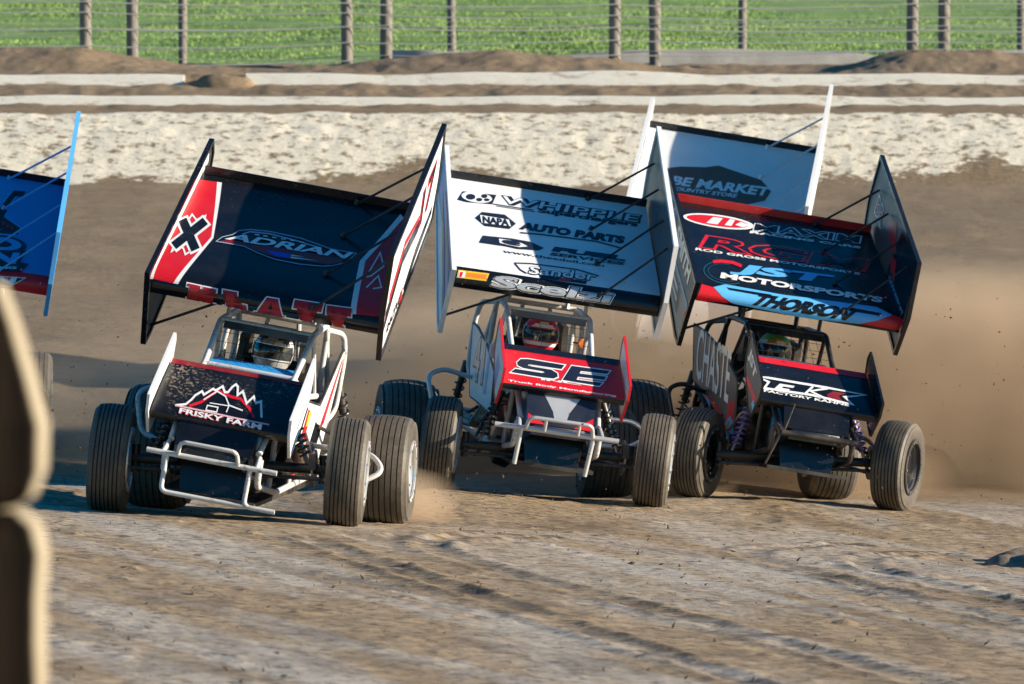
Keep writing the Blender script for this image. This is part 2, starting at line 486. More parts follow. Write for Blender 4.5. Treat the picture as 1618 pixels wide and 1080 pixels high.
def build_track():
    xs = np.concatenate([np.linspace(-70, -6.4, 26)[:-1], np.arange(-6.4, 6.4, 0.034), np.linspace(6.4, 70, 26)])
    ys = np.concatenate([np.linspace(-60, 18, 40)[:-1], np.arange(18, 41, 0.042), np.arange(41, 55.8, 0.09), np.arange(55.8, 60.0, 0.035), np.arange(60, 62.01, 0.1)])
    X, Y = np.meshgrid(xs, ys)
    Z = ground_z(X, Y)
    fine = (np.abs(X) < 6.5) & (Y > 17)
    near = 1 - sstep(38.9, 40.0, Y + fbm(X, Y, 0.8, 2, 5) * 0.9)
    lim0 = 55.93 + fbm(X, Y * 0, 0.9, 3, 12) * 0.32 - 0.08 * np.sin(X * 0.7 + 1)
    lime = sstep(lim0 - 0.05, lim0 + 0.16, Y) * (1 - sstep(56.78, 56.84, Y + fbm(X, Y * 0, 1.6, 3, 19) * 0.12))
    rh, rd = rut_field(X, Y)
    xx = X * 0.6
    rel = fbm(xx, Y, 3.0, 4, 1, 0.55) * 0.013 + np.abs(fbm(xx, Y, 11.0, 2, 9)) * 0.014
    clod = np.clip(fbm(X * .8, Y, 7.5, 2, 22) - 0.40, 0, 1) * 0.07
    bank = fbm(X * 0.6, Y, 1.4, 4, 3, 0.5) * 0.035
    berm = fbm(X * 0.5, Y * 1.2, 8.0, 3, 31, 0.62) * 0.022 + 0.03
    mound = fbm(X, Y, 3.0, 4, 33, 0.55) * 0.05
    isb = sstep(55.9, 56.2, Y) * (1 - sstep(56.7, 56.95, Y))
    ism = sstep(57.0, 57.1, Y)
    stepy = ((Y > 57.24) & (Y < 57.36)) | ((Y > 58.14) & (Y < 58.28))
    Z = Z + np.where(fine, near * (rel + clod + rh) + (1 - near) * (1 - isb) * (1 - ism) * bank + isb * (berm - 0.03) + ism * mound * np.where(stepy, 0.8, 0.75), 0)
    n0, n1 = X.shape
    me = bpy.data.meshes.new("dirt_track")
    co = np.stack([X, Y, Z], -1).reshape(-1, 3)
    idx = np.arange(n0 * n1).reshape(n0, n1)
    q = np.stack([idx[:-1, :-1], idx[:-1, 1:], idx[1:, 1:], idx[1:, :-1]], -1).reshape(-1, 4)
    me.vertices.add(len(co)); me.vertices.foreach_set('co', co.ravel())
    me.loops.add(q.size); me.loops.foreach_set('vertex_index', q.ravel().astype(np.int32))
    me.polygons.add(len(q)); me.polygons.foreach_set('loop_start', np.arange(0, q.size, 4, dtype=np.int32))
    me.update(calc_edges=True)
    me.polygons.foreach_set('use_smooth', np.ones(len(q), bool))
    for nm, arr in (("zone", near), ("lime", lime), ("rut", np.clip(rd, 0, 0.85))):
        at = me.attributes.new(nm, 'FLOAT', 'POINT')
        at.data.foreach_set('value', arr.ravel().astype(np.float32))
    me.materials.append(P['track'])
    return tag(link("dirt_track", me), kind='structure')
build_track()
def grid_sheet(name, x0, x1, y0, y1, zf, nx, ny, mat):
    xs = np.linspace(x0, x1, nx); ys = np.linspace(y0, y1, ny)
    v = [(x, y, float(zf(x, y))) for y in ys for x in xs]
    f = [(j * nx + i, j * nx + i + 1, (j + 1) * nx + i + 1, (j + 1) * nx + i) for j in range(ny - 1) for i in range(nx - 1)]
    me = bpy.data.meshes.new(name); me.from_pydata(v, [], f)
    me.polygons.foreach_set('use_smooth', [True] * len(f))
    me.materials.append(P[mat])
    return link(name, me)
def field_z(x, y):
    return 3.64 + 0.085 * max(0.0, y - 62) + 0.05 * math.sin(x * 0.3 + y * 0.2)
tag(grid_sheet("grass_field", -70, 70, 61.6, 260, field_z, 60, 80, 'grass'), kind='structure')
def build_grass():
    rng = np.random.default_rng(5)
    n = 80000
    y = 61.9 + 28 * rng.random(n) ** 1.25
    x = (rng.random(n) - 0.5) * (y * 0.23)
    z = 3.64 + 0.085 * np.clip(y - 62, 0, None) + 0.05 * np.sin(x * 0.3 + y * 0.2) - 0.02
    dens = vnoise(x * 0.8, y * 0.8, 2) + vnoise(x * 3, y * 3, 8) * 0.6
    h = np.clip(0.02 + 0.03 * rng.random(n) + dens * 0.03, 0.01, 0.07)
    a = rng.random(n) * 6.283; w = 0.012 + 0.016 * rng.random(n)
    lx = (rng.random(n) - 0.5) * h * 1.1; ly = (rng.random(n) - 0.5) * h * 1.1
    co = np.zeros((n, 3, 3))
    co[:, 0] = np.stack([x - np.cos(a) * w, y - np.sin(a) * w, z], -1)
    co[:, 1] = np.stack([x + np.cos(a) * w, y + np.sin(a) * w, z], -1)
    co[:, 2] = np.stack([x + lx, y + ly, z + h], -1)
    me = bpy.data.meshes.new("grass_blades")
    me.vertices.add(n * 3); me.vertices.foreach_set('co', co.ravel())
    me.loops.add(n * 3); me.loops.foreach_set('vertex_index', np.arange(n * 3, dtype=np.int32))
    me.polygons.add(n); me.polygons.foreach_set('loop_start', np.arange(0, n * 3, 3, dtype=np.int32))
    me.update(calc_edges=True)
    me.materials.append(P['grass'])
    tag(link("grass", me), "short green grass growing on the field behind the wire fence", kind='stuff')
build_grass()

# ------------------------------------------------------------------ low walls, fences
def low_wall(name, y, thick, z0, ztop, x0, x1, mat, label, cat, seed, wob=0.03):
    mb = MB().mat(mat)
    xs = np.arange(x0, x1 + 0.01, 0.22)
    tw = ztop + fbm(xs, xs * 0, 0.7, 3, seed) * wob * 2
    vs = []; fs = []
    for x, t in zip(xs, tw):
        b = 0.012
        vs += [(x, y, z0), (x, y, t - b), (x, y + b, t), (x, y + thick - b, t), (x, y + thick, t - b), (x, y + thick, z0)]
    m = len(xs)
    for i in range(m - 1):
        for k in range(6):
            k2 = (k + 1) % 6
            fs.append((i * 6 + k, i * 6 + k2, (i + 1) * 6 + k2, (i + 1) * 6 + k))
    fs += [tuple(range(6)), tuple((m - 1) * 6 + k for k in range(6))]
    mb.add(vs, fs)
    o = link(name, mb.mesh(name, 50))
    return tag(o, label, cat)
low_wall("barrier_wall", 57.215, 0.10, 2.6, 3.265, -24, 24, 'whitewash', "lower thin whitewashed wall, half buried in dirt just above the white clods", "wall", 51, 0.022)
low_wall("barrier_wall", 58.125, 0.11, 2.8, 3.535, -24, -3.55, 'whitewash', "upper white wall, its short left stretch ending at a gap heaped with dirt", "wall", 52, 0.03)
low_wall("barrier_wall", 58.125, 0.11, 2.8, 3.545, -3.05, 24, 'whitewash', "upper white wall, its long stretch right of the gap heaped with dirt", "wall", 53, 0.03)
low_wall("concrete_kerb", 61.25, 0.25, 3.2, 3.86, -1.55, 24, 'concrete', "low grey concrete kerb behind the right fence posts at the grass edge", "kerb", 54, 0.05)
low_wall("concrete_kerb", 61.25, 0.25, 3.2, 3.80, -24, -5.2, 'concrete', "short grey concrete kerb showing at the far left below the fence", "kerb", 55, 0.04)

def dirt_heap():
    mb = MB().mat('track'); n = 18
    vs = []; fs = []
    for j in range(n + 1):
        for i in range(2 * n + 1):
            u = i / n - 1; v = j / n * 2 - 1
            r2 = u * u + v * v
            x = -3.3 + u * 0.40; y = 58.10 + v * 0.20
            hgt = 0.27 * max(0, 1 - r2) ** 0.45 + float(vnoise(np.array(x * 9), np.array(y * 9), 3)) * 0.09 * max(0, 1 - r2)
            vs.append((x, y, 3.27 + hgt - 0.12 * max(0, r2 - 0.9)))
    w = 2 * n + 1
    for j in range(n):
        for i in range(2 * n):
            fs.append((j * w + i, j * w + i + 1, (j + 1) * w + i + 1, (j + 1) * w + i))
    mb.add(vs, fs)
    o = link("dirt_heap", mb.mesh("dirt_heap", 80))
    tag(o, "heap of brown dirt spilled over the gap in the upper white wall", "dirt heap")
dirt_heap()

def fence(name, label, y, posts, rad, wires, height, seed, sag=0.04, square=False):
    rng = random.Random(seed)
    zb = float(ground_z(0, y)) if y < 61.5 else 3.64
    root = empty(name, Matrix.Translation((0, y, zb)))
    tag(root, label, "fence")
    for x in posts:
        mb = MB().mat('wood')
        lean = rng.uniform(-0.03, 0.03)
        pr = [rad * rng.uniform(0.95, 1.08) for _ in range(5)]
        mb.tube([(x, 0, -0.6), (x + lean * 0.3, 0, 0.3), (x + lean * 0.6, 0, height * 0.5), (x + lean, 0, height * 0.85), (x + lean * 1.1, 0, height)], pr, 12)
        part("post", mb, root)
    xs = sorted([-26] + list(posts) + [26])
    for k, (h, r, tilt) in enumerate(wires):
        mb = MB().mat('galv')
        pts = []
        for a, b in zip(xs[:-1], xs[1:]):
            n = max(3, int((b - a) / 0.5)); dz = rng.uniform(-0.02, 0.02)
            for i in range(n):
                t = i / n
                pts.append((a + (b - a) * t, -rad - r, h + tilt * math.sin((a + (b - a) * t) * 0.33 + k) - sag * 4 * t * (1 - t) * rng.uniform(0.95, 1.05) + dz * t))
        mb.tube(pts, r, 5)
        part("wire", mb, root)
    return root
fence("wire_fence", "nearest fence of dark round posts strung with pale sagging wires above the mound", 59.5, (-5.0, -1.93, 1.20, 4.70), 0.068,
      [(-0.06, 0.007, 0.07), (0.10, 0.007, 0.04), (0.27, 0.008, 0.03), (0.44, 0.007, 0.03), (0.58, 0.008, 0.02), (0.75, 0.007, 0.03), (0.95, 0.007, 0.02), (1.2, 0.007, 0.02), (1.5, 0.007, 0.02)], 2.4, 3)
fence("wire_fence", "middle fence whose round posts stand just right of the nearest fence's posts", 60.15, (-4.50, -1.50, 1.70, 5.12), 0.070,
      [(0.02, 0.006, 0.05), (0.33, 0.006, 0.04), (0.68, 0.006, 0.03), (1.05, 0.006, 0.02)], 2.5, 4)
fence("wire_fence", "farthest fence of slimmer grey posts with fine wires at the grass edge", 62.0, (-4.03, -0.73, 2.82, 6.23), 0.05,
      [(0.10 + 0.17 * i, 0.0035, 0.01) for i in range(10)], 2.3, 5, 0.02)

def dirt_mound():
    mb = MB().mat('soil'); n = 22; vs = []; fs = []
    cx, cy = 3.50, 33.0
    for j in range(n + 1):
        for i in range(n + 1):
            u = i / n * 2 - 1; v = j / n * 2 - 1; r2 = u * u + v * v
            x = cx + u * 0.50; y = cy + v * 0.60
            k = max(0.0, 1 - r2)
            lump = float(vnoise(np.array(x * 7), np.array(y * 7), 3)) * 0.10 + float(vnoise(np.array(x * 22), np.array(y * 22), 5)) * 0.05
            vs.append((x, y, float(ground_z(x, y)) - 0.04 + 0.14 * k ** 0.9 + lump * min(1, k * 2)))
    w = n + 1
    for j in range(n):
        for i in range(n):
            fs.append((j * w + i, j * w + i + 1, (j + 1) * w + i + 1, (j + 1) * w + i))
    mb.add(vs, fs)
    tag(link("dirt_mound", mb.mesh("dirt_mound", 80)), "low mound of crumbled dirt on the track at the right edge", "dirt mound")
dirt_mound()
DECALS = {
  'W1': [
   ('stripe','white',1,'P',[[(-0.03,0.9409),(-0.0092,0.9444),(0.0058,0.1106),(-0.0129,0.1033)],[(0.0737,0.9521),(0.0951,0.9537),(0.1725,0.5042),(0.1615,0.51)],[(0.1615,0.51),(0.1725,0.5042),(0.1154,0.1059),(0.0948,0.1057)]]),
   ('stripe','red',1,'P',[[(-0.0092,0.9444),(0.0737,0.9521),(0.1615,0.51),(0.0948,0.1057),(0.0058,0.1106)]]),
   ('emblem','white',2,'P',[[(-0.0188,0.5845),(0.1148,0.3443),(0.1527,0.4051),(0.0193,0.6452)]]),
   ('emblem','white',2.4,'P',[[(0.0815,0.6682),(-0.0012,0.4064),(0.053,0.3405),(0.1364,0.6022)]]),
   ('emblem','black',3,'P',[[(-0.0043,0.5824),(0.114,0.3683),(0.1385,0.4071),(0.0203,0.6212)]]),
   ('emblem','black',3.4,'P',[[(0.0874,0.6431),(0.0124,0.4081),(0.0472,0.3656),(0.1226,0.6005)]]),
   ('emblem','white',2,'P',[[(0.037,0.6088),(0.0394,0.645),(0.033,0.6671),(0.0294,0.6135)],[(0.0394,0.645),(0.0663,0.6107),(0.0642,0.6274),(0.033,0.6671)],[(0.0663,0.6107),(0.0917,0.6526),(0.0956,0.6779),(0.0642,0.6274)],[(0.0917,0.6526),(0.0955,0.62),(0.1029,0.6193),(0.0956,0.6779)]]),
   ('emblem','white',2,'P',[[(0.0242,0.3908),(0.0305,0.329),(0.0336,0.3549),(0.0316,0.3894)],[(0.0305,0.329),(0.0581,0.3923),(0.0551,0.4098),(0.0336,0.3549)],[(0.0581,0.3923),(0.0729,0.374),(0.0773,0.3825),(0.0551,0.4098)],[(0.0729,0.374),(0.094,0.3295),(0.0928,0.3496),(0.0773,0.3825)],[(0.094,0.3295),(0.1115,0.3663),(0.1053,0.3759),(0.0928,0.3496)]]),
   ('stripe.1','white',1,'P',[[(0.9,0.9634),(0.9207,0.9379),(0.8363,0.5431),(0.8136,0.5349)],[(0.8136,0.5349),(0.8363,0.5431),(0.8889,0.1262),(0.8644,0.1246)]]),
   ('stripe.1','red',1,'P',[[(0.9207,0.9379),(0.986,0.9699),(1.0079,0.1461),(0.8889,0.1262),(0.8363,0.5431)]]),
   ('emblem.1','white',2,'P',[[(0.8724,0.4191),(0.8843,0.6149),(0.8806,0.6391),(0.8662,0.422)],[(0.8843,0.6149),(0.9177,0.5266),(0.9253,0.5252),(0.8806,0.6391)],[(0.9177,0.5266),(0.8847,0.441),(0.8894,0.4322),(0.9253,0.5252)],[(0.8847,0.441),(0.8675,0.4255),(0.8711,0.4156),(0.8894,0.4322)]]),
   ('emblem.1','white',2,'P',[[(0.8917,0.3384),(0.9172,0.4364),(0.9157,0.4583),(0.8859,0.3441)],[(0.9172,0.4364),(0.9446,0.3665),(0.9539,0.3605),(0.9157,0.4583)],[(0.9446,0.3665),(0.9154,0.3472),(0.9184,0.3369),(0.9539,0.3605)]]),
   ('emblem.2','darkred',1,'P',[[(0.2002,0.4875),(0.2492,0.5199),(0.328,0.5098),(0.443,0.5248),(0.5694,0.5283),(0.6754,0.5282),(0.75,0.536),(0.7413,0.4981),(0.6899,0.4622),(0.6068,0.4565),(0.4616,0.4457),(0.3816,0.4629),(0.3112,0.4918)]]),
   ('emblem.2','bluegrey',2,'P',[[(0.1943,0.4854),(0.2075,0.5208),(0.2044,0.5263),(0.1876,0.4794)],[(0.2075,0.5208),(0.2456,0.5547),(0.2427,0.5603),(0.2044,0.5263)],[(0.2456,0.5547),(0.2646,0.5971),(0.2619,0.603),(0.2427,0.5603)],[(0.2646,0.5971),(0.3096,0.619),(0.3081,0.6256),(0.2619,0.603)],[(0.3096,0.619),(0.3916,0.6318),(0.3906,0.6384),(0.3081,0.6256)],[(0.3916,0.6318),(0.5299,0.6235),(0.5295,0.6301),(0.3906,0.6384)],[(0.5299,0.6235),(0.6755,0.583),(0.6751,0.5896),(0.5295,0.6301)],[(0.6755,0.583),(0.7824,0.5842),(0.789,0.5908),(0.6751,0.5896)],[(0.7824,0.5842),(0.7594,0.5078),(0.7624,0.5026),(0.789,0.5908)],[(0.7594,0.5078),(0.7106,0.4632),(0.7125,0.457),(0.7624,0.5026)],[(0.7106,0.4632),(0.6726,0.4454),(0.6739,0.4389),(0.7125,0.457)],[(0.6726,0.4454),(0.5754,0.4289),(0.5763,0.4223),(0.6739,0.4389)],[(0.5754,0.4289),(0.4656,0.431),(0.4661,0.4244),(0.5763,0.4223)],[(0.4656,0.431),(0.3842,0.4553),(0.3842,0.4489),(0.4661,0.4244)],[(0.3842,0.4553),(0.3128,0.4879),(0.3132,0.4812),(0.3842,0.4489)],[(0.3128,0.4879),(0.1943,0.4854),(0.1876,0.4794),(0.3132,0.4812)]]),
   ('emblem.2','bluegrey',1,'P',[[(0.2843,0.5706),(0.3105,0.5996),(0.3072,0.6104),(0.28,0.5803)],[(0.3105,0.5996),(0.3962,0.6115),(0.3947,0.6226),(0.3072,0.6104)],[(0.3962,0.6115),(0.5098,0.5984),(0.5091,0.6093),(0.3947,0.6226)],[(0.5098,0.5984),(0.6345,0.5737),(0.634,0.5846),(0.5091,0.6093)]]),
   ('emblem.2','darkred',1,'P',[[(0.2624,0.573),(0.2708,0.5891),(0.2681,0.595),(0.2593,0.578)],[(0.2708,0.5891),(0.3037,0.609),(0.302,0.6155),(0.2681,0.595)],[(0.3037,0.609),(0.3933,0.6245),(0.3924,0.6312),(0.302,0.6155)],[(0.3933,0.6245),(0.5316,0.6163),(0.5311,0.6229),(0.3924,0.6312)],[(0.5316,0.6163),(0.6722,0.578),(0.6721,0.5845),(0.5311,0.6229)]]),
   ('emblem.2','blue',2,'P',[[(0.4062,0.4838),(0.5183,0.4924),(0.5221,0.4579),(0.46,0.4529)]]),
   ('emblem.2','white',2,'P',[[(0.5231,0.4864),(0.5828,0.4881),(0.5228,0.4769)],[(0.5241,0.4711),(0.6442,0.478),(0.526,0.4593)]]),
   ('emblem.2','white',2,'P',[[(0.3326,0.5933),(0.3526,0.5951),(0.3561,0.5877),(0.3361,0.5859)],[(0.3691,0.5956),(0.3891,0.5975),(0.3926,0.5901),(0.3726,0.5883)],[(0.4083,0.5974),(0.4283,0.5993),(0.4317,0.5919),(0.4118,0.5901)],[(0.4486,0.5981),(0.4686,0.5999),(0.472,0.5925),(0.452,0.5907)],[(0.4886,0.6001),(0.5086,0.602),(0.512,0.5946),(0.492,0.5928)],[(0.5289,0.6008),(0.5489,0.6026),(0.5523,0.5953),(0.5323,0.5934)]]),
   ('lettering','white',3,'T',['ADRIAN',0.03,(0.2198,0.5106),(0.7511,0.531),(0.2435,0.5683)]),
   ('lettering.1','white',1,'P',[[(0.1557,-0.0208),(0.2237,-0.0238),(0.2117,-0.0031),(0.166,-0.0011)],[(0.2237,-0.0238),(0.2221,0.0168),(0.2117,-0.0029),(0.2117,-0.0031)],[(0.2221,0.0168),(0.2107,0.0173),(0.2003,-0.0024),(0.2117,-0.0029)],[(0.2107,0.0173),(0.2105,0.0225),(0.1979,0.0551),(0.2003,-0.0024)],[(0.2105,0.0225),(0.2257,0.0123),(0.2509,-0.0002),(0.1979,0.0551)],[(0.2257,0.0123),(0.2235,0.0167),(0.2355,-0.0039),(0.2509,-0.0002)],[(0.2235,0.0167),(0.2251,-0.0239),(0.2355,-0.0042),(0.2355,-0.0039)],[(0.2251,-0.0239),(0.293,-0.0268),(0.2811,-0.0062),(0.2355,-0.0042)],[(0.293,-0.0268),(0.2916,0.0137),(0.2811,-0.0059),(0.2811,-0.0062)],[(0.2916,0.0137),(0.2743,0.0145),(0.2731,-0.0056),(0.2811,-0.0059)],[(0.2743,0.0145),(0.2415,0.0529),(0.2214,0.0548),(0.2731,-0.0056)],[(0.2415,0.0529),(0.2705,0.0896),(0.2649,0.11),(0.2214,0.0548)],[(0.2705,0.0896),(0.289,0.0888),(0.277,0.1094),(0.2649,0.11)],[(0.289,0.0888),(0.2875,0.1293),(0.277,0.1097),(0.277,0.1094)],[(0.2875,0.1293),(0.2189,0.1324),(0.231,0.1118),(0.277,0.1097)],[(0.2189,0.1324),(0.2205,0.0918),(0.231,0.1115),(0.231,0.1118)],[(0.2205,0.0918),(0.2232,0.0964),(0.2461,0.1061),(0.231,0.1115)],[(0.2232,0.0964),(0.2079,0.0866),(0.1981,0.0508),(0.2461,0.1061)],[(0.2079,0.0866),(0.2076,0.0924),(0.1955,0.1131),(0.1981,0.0508)],[(0.2076,0.0924),(0.2191,0.0919),(0.207,0.1126),(0.1955,0.1131)],[(0.2191,0.0919),(0.2175,0.1325),(0.207,0.1128),(0.207,0.1126)],[(0.2175,0.1325),(0.1488,0.1356),(0.161,0.1149),(0.207,0.1128)],[(0.1488,0.1356),(0.1506,0.095),(0.161,0.1147),(0.161,0.1149)],[(0.1506,0.095),(0.1633,0.0944),(0.1737,0.1141),(0.161,0.1147)],[(0.1633,0.0944),(0.1666,0.0192),(0.1787,-0.0014),(0.1737,0.1141)],[(0.1666,0.0192),(0.1539,0.0198),(0.166,-0.0009),(0.1787,-0.0014)],[(0.1539,0.0198),(0.1557,-0.0208),(0.166,-0.0011),(0.166,-0.0009)]]),
   ('lettering.1','lipred',2,'P',[[(0.1609,-0.011),(0.2177,-0.0135),(0.2169,0.007),(0.2055,0.0074),(0.2042,0.0388),(0.2383,0.006),(0.2295,0.0064),(0.2303,-0.014),(0.2871,-0.0165),(0.2864,0.0039),(0.2737,0.0045),(0.2314,0.0539),(0.2677,0.0998),(0.283,0.0991),(0.2822,0.1195),(0.2249,0.1221),(0.2258,0.1017),(0.2347,0.1013),(0.203,0.0687),(0.2016,0.1028),(0.213,0.1022),(0.2122,0.1227),(0.1549,0.1253),(0.1558,0.1048),(0.1685,0.1043),(0.1726,0.0089),(0.16,0.0094)]]),
   ('lettering.1','white',1,'P',[[(0.3187,-0.0281),(0.4318,-0.0272),(0.419,-0.0071),(0.3278,-0.0078)],[(0.4318,-0.0272),(0.425,0.0505),(0.4157,0.0303),(0.419,-0.0071)],[(0.425,0.0505),(0.3965,0.0503),(0.4073,0.0302),(0.4157,0.0303)],[(0.3965,0.0503),(0.3953,0.0172),(0.4061,-0.0029),(0.4073,0.0302)],[(0.3953,0.0172),(0.3747,0.017),(0.3654,-0.0033),(0.4061,-0.0029)],[(0.3747,0.017),(0.3676,0.0948),(0.3546,0.1149),(0.3654,-0.0033)],[(0.3676,0.0948),(0.3799,0.0948),(0.3669,0.115),(0.3546,0.1149)],[(0.3799,0.0948),(0.3761,0.1366),(0.3668,0.1164),(0.3669,0.115)],[(0.3761,0.1366),(0.303,0.1362),(0.3161,0.1161),(0.3668,0.1164)],[(0.303,0.1362),(0.307,0.0944),(0.3162,0.1147),(0.3161,0.1161)],[(0.307,0.0944),(0.3214,0.0945),(0.3307,0.1147),(0.3162,0.1147)],[(0.3214,0.0945),(0.3291,0.0138),(0.342,-0.0063),(0.3307,0.1147)],[(0.3291,0.0138),(0.3147,0.0137),(0.3277,-0.0064),(0.342,-0.0063)],[(0.3147,0.0137),(0.3187,-0.0281),(0.3278,-0.0078),(0.3277,-0.0064)]]),
   ('lettering.1','lipred',2,'P',[[(0.3233,-0.018),(0.4254,-0.0172),(0.4203,0.0404),(0.4019,0.0403),(0.4007,0.0071),(0.37,0.0069),(0.3611,0.1048),(0.3734,0.1049),(0.3714,0.1265),(0.3096,0.1261),(0.3116,0.1045),(0.326,0.1046),(0.3355,0.0037),(0.3212,0.0036)]]),
   ('lettering.1','white',1,'P',[[(0.4511,-0.0308),(0.5151,-0.0286),(0.5041,-0.0087),(0.4626,-0.0102)],[(0.5151,-0.0286),(0.5158,0.014),(0.5041,-0.0066),(0.5041,-0.0087)],[(0.5158,0.014),(0.5091,0.0137),(0.4897,-0.007),(0.5041,-0.0066)],[(0.5091,0.0137),(0.509,0.013),(0.501,0.0329),(0.4897,-0.007)],[(0.509,0.013),(0.539,0.014),(0.5451,0.0344),(0.501,0.0329)],[(0.539,0.014),(0.5387,0.0148),(0.5552,-0.0048),(0.5451,0.0344)],[(0.5387,0.0148),(0.5309,0.0146),(0.5419,-0.0053),(0.5552,-0.0048)],[(0.5309,0.0146),(0.5302,-0.028),(0.5419,-0.0074),(0.5419,-0.0053)],[(0.5302,-0.028),(0.5943,-0.0258),(0.5834,-0.006),(0.5419,-0.0074)],[(0.5943,-0.0258),(0.5952,0.0168),(0.5834,-0.0038),(0.5834,-0.006)],[(0.5952,0.0168),(0.582,0.0163),(0.5754,-0.0041),(0.5834,-0.0038)],[(0.582,0.0163),(0.5526,0.142),(0.546,0.1215),(0.5754,-0.0041)],[(0.5526,0.142),(0.4972,0.1402),(0.5054,0.1202),(0.546,0.1215)],[(0.4972,0.1402),(0.4636,0.0122),(0.4718,-0.0077),(0.5054,0.1202)],[(0.4636,0.0122),(0.4516,0.0118),(0.4627,-0.008),(0.4718,-0.0077)],[(0.4516,0.0118),(0.4511,-0.0308),(0.4626,-0.0102),(0.4627,-0.008)]]),
   ('lettering.1','lipred',2,'P',[[(0.4568,-0.0205),(0.5096,-0.0187),(0.51,0.0037),(0.4994,0.0034),(0.505,0.0229),(0.542,0.0242),(0.547,0.005),(0.5364,0.0046),(0.536,-0.0177),(0.5888,-0.0159),(0.5893,0.0065),(0.5787,0.0061),(0.5493,0.1317),(0.5013,0.1302),(0.4677,0.0023),(0.4571,0.0019)]]),
   ('lettering.1','black',3,'P',[[(0.5146,0.0441),(0.5331,0.0448),(0.5248,0.0982)]]),
   ('lettering.1','white',1,'P',[[(0.6494,-0.031),(0.7138,-0.0266),(0.7025,-0.0072),(0.6604,-0.01)],[(0.7138,-0.0266),(0.7136,0.0196),(0.7025,-0.0013),(0.7025,-0.0072)],[(0.7136,0.0196),(0.7039,0.019),(0.6928,-0.002),(0.7025,-0.0013)],[(0.7039,0.019),(0.7033,0.1169),(0.6919,0.1364),(0.6928,-0.002)],[(0.7033,0.1169),(0.7155,0.1177),(0.7237,0.1385),(0.6919,0.1364)],[(0.7155,0.1177),(0.7205,0.0815),(0.7288,0.1023),(0.7237,0.1385)],[(0.7205,0.0815),(0.7474,0.0833),(0.736,0.1028),(0.7288,0.1023)],[(0.7474,0.0833),(0.7471,0.1695),(0.7359,0.1486),(0.736,0.1028)],[(0.7471,0.1695),(0.6132,0.161),(0.6248,0.1415),(0.7359,0.1486)],[(0.6132,0.161),(0.6143,0.0746),(0.6253,0.0956),(0.6248,0.1415)],[(0.6143,0.0746),(0.6417,0.0764),(0.632,0.096),(0.6253,0.0956)],[(0.6417,0.0764),(0.6462,0.1132),(0.6365,0.1329),(0.632,0.096)],[(0.6462,0.1132),(0.6578,0.114),(0.6689,0.135),(0.6365,0.1329)],[(0.6578,0.114),(0.6587,0.016),(0.67,-0.0035),(0.6689,0.135)],[(0.6587,0.016),(0.649,0.0153),(0.6604,-0.0042),(0.67,-0.0035)],[(0.649,0.0153),(0.6494,-0.031),(0.6604,-0.01),(0.6604,-0.0042)]]),
   ('lettering.1','lipred',2,'P',[[(0.6549,-0.0205),(0.7082,-0.0169),(0.708,0.0092),(0.6983,0.0085),(0.6976,0.1267),(0.7196,0.1281),(0.7246,0.0919),(0.7417,0.093),(0.7415,0.159),(0.619,0.1512),(0.6198,0.0851),(0.6368,0.0862),(0.6414,0.1231),(0.6634,0.1245),(0.6644,0.0062),(0.6547,0.0056)]]),
   ('lettering.1','white',1,'P',[[(0.7979,-0.0236),(0.8551,-0.0173),(0.8425,0.0016),(0.8071,-0.0023)],[(0.8551,-0.0173),(0.8513,0.0282),(0.842,0.007),(0.8425,0.0016)],[(0.8513,0.0282),(0.8429,0.0273),(0.8336,0.006),(0.842,0.007)],[(0.8429,0.0273),(0.835,0.1226),(0.8222,0.1416),(0.8336,0.006)],[(0.835,0.1226),(0.8442,0.1236),(0.8512,0.1446),(0.8222,0.1416)],[(0.8442,0.1236),(0.8514,0.0884),(0.8584,0.1095),(0.8512,0.1446)],[(0.8514,0.0884),(0.876,0.0911),(0.8634,0.11),(0.8584,0.1095)],[(0.876,0.0911),(0.8692,0.1756),(0.8597,0.1544),(0.8634,0.11)],[(0.8692,0.1756),(0.7517,0.1632),(0.7645,0.1443),(0.8597,0.1544)],[(0.7517,0.1632),(0.7592,0.0785),(0.7685,0.0998),(0.7645,0.1443)],[(0.7592,0.0785),(0.7841,0.0812),(0.7733,0.1003),(0.7685,0.0998)],[(0.7841,0.0812),(0.7852,0.1173),(0.7744,0.1365),(0.7733,0.1003)],[(0.7852,0.1173),(0.7942,0.1183),(0.8035,0.1396),(0.7744,0.1365)],[(0.7942,0.1183),(0.8024,0.0229),(0.8151,0.004),(0.8035,0.1396)],[(0.8024,0.0229),(0.794,0.022),(0.8067,0.0031),(0.8151,0.004)],[(0.794,0.022),(0.7979,-0.0236),(0.8071,-0.0023),(0.8067,0.0031)]]),
   ('lettering.1','lipred',2,'P',[[(0.8025,-0.0129),(0.8488,-0.0079),(0.8467,0.0176),(0.8382,0.0167),(0.8286,0.1321),(0.8477,0.1341),(0.8549,0.099),(0.8697,0.1005),(0.8644,0.165),(0.7581,0.1537),(0.7639,0.0892),(0.7787,0.0908),(0.7798,0.1269),(0.7989,0.1289),(0.8088,0.0135),(0.8003,0.0125)]]),
  ],
  'F1': [
   ('stripe','darkred',1,'P',[[(-0.0013,0.9993),(1.0005,1.0078),(1.0124,0.9436),(0.0086,0.9204)]]),
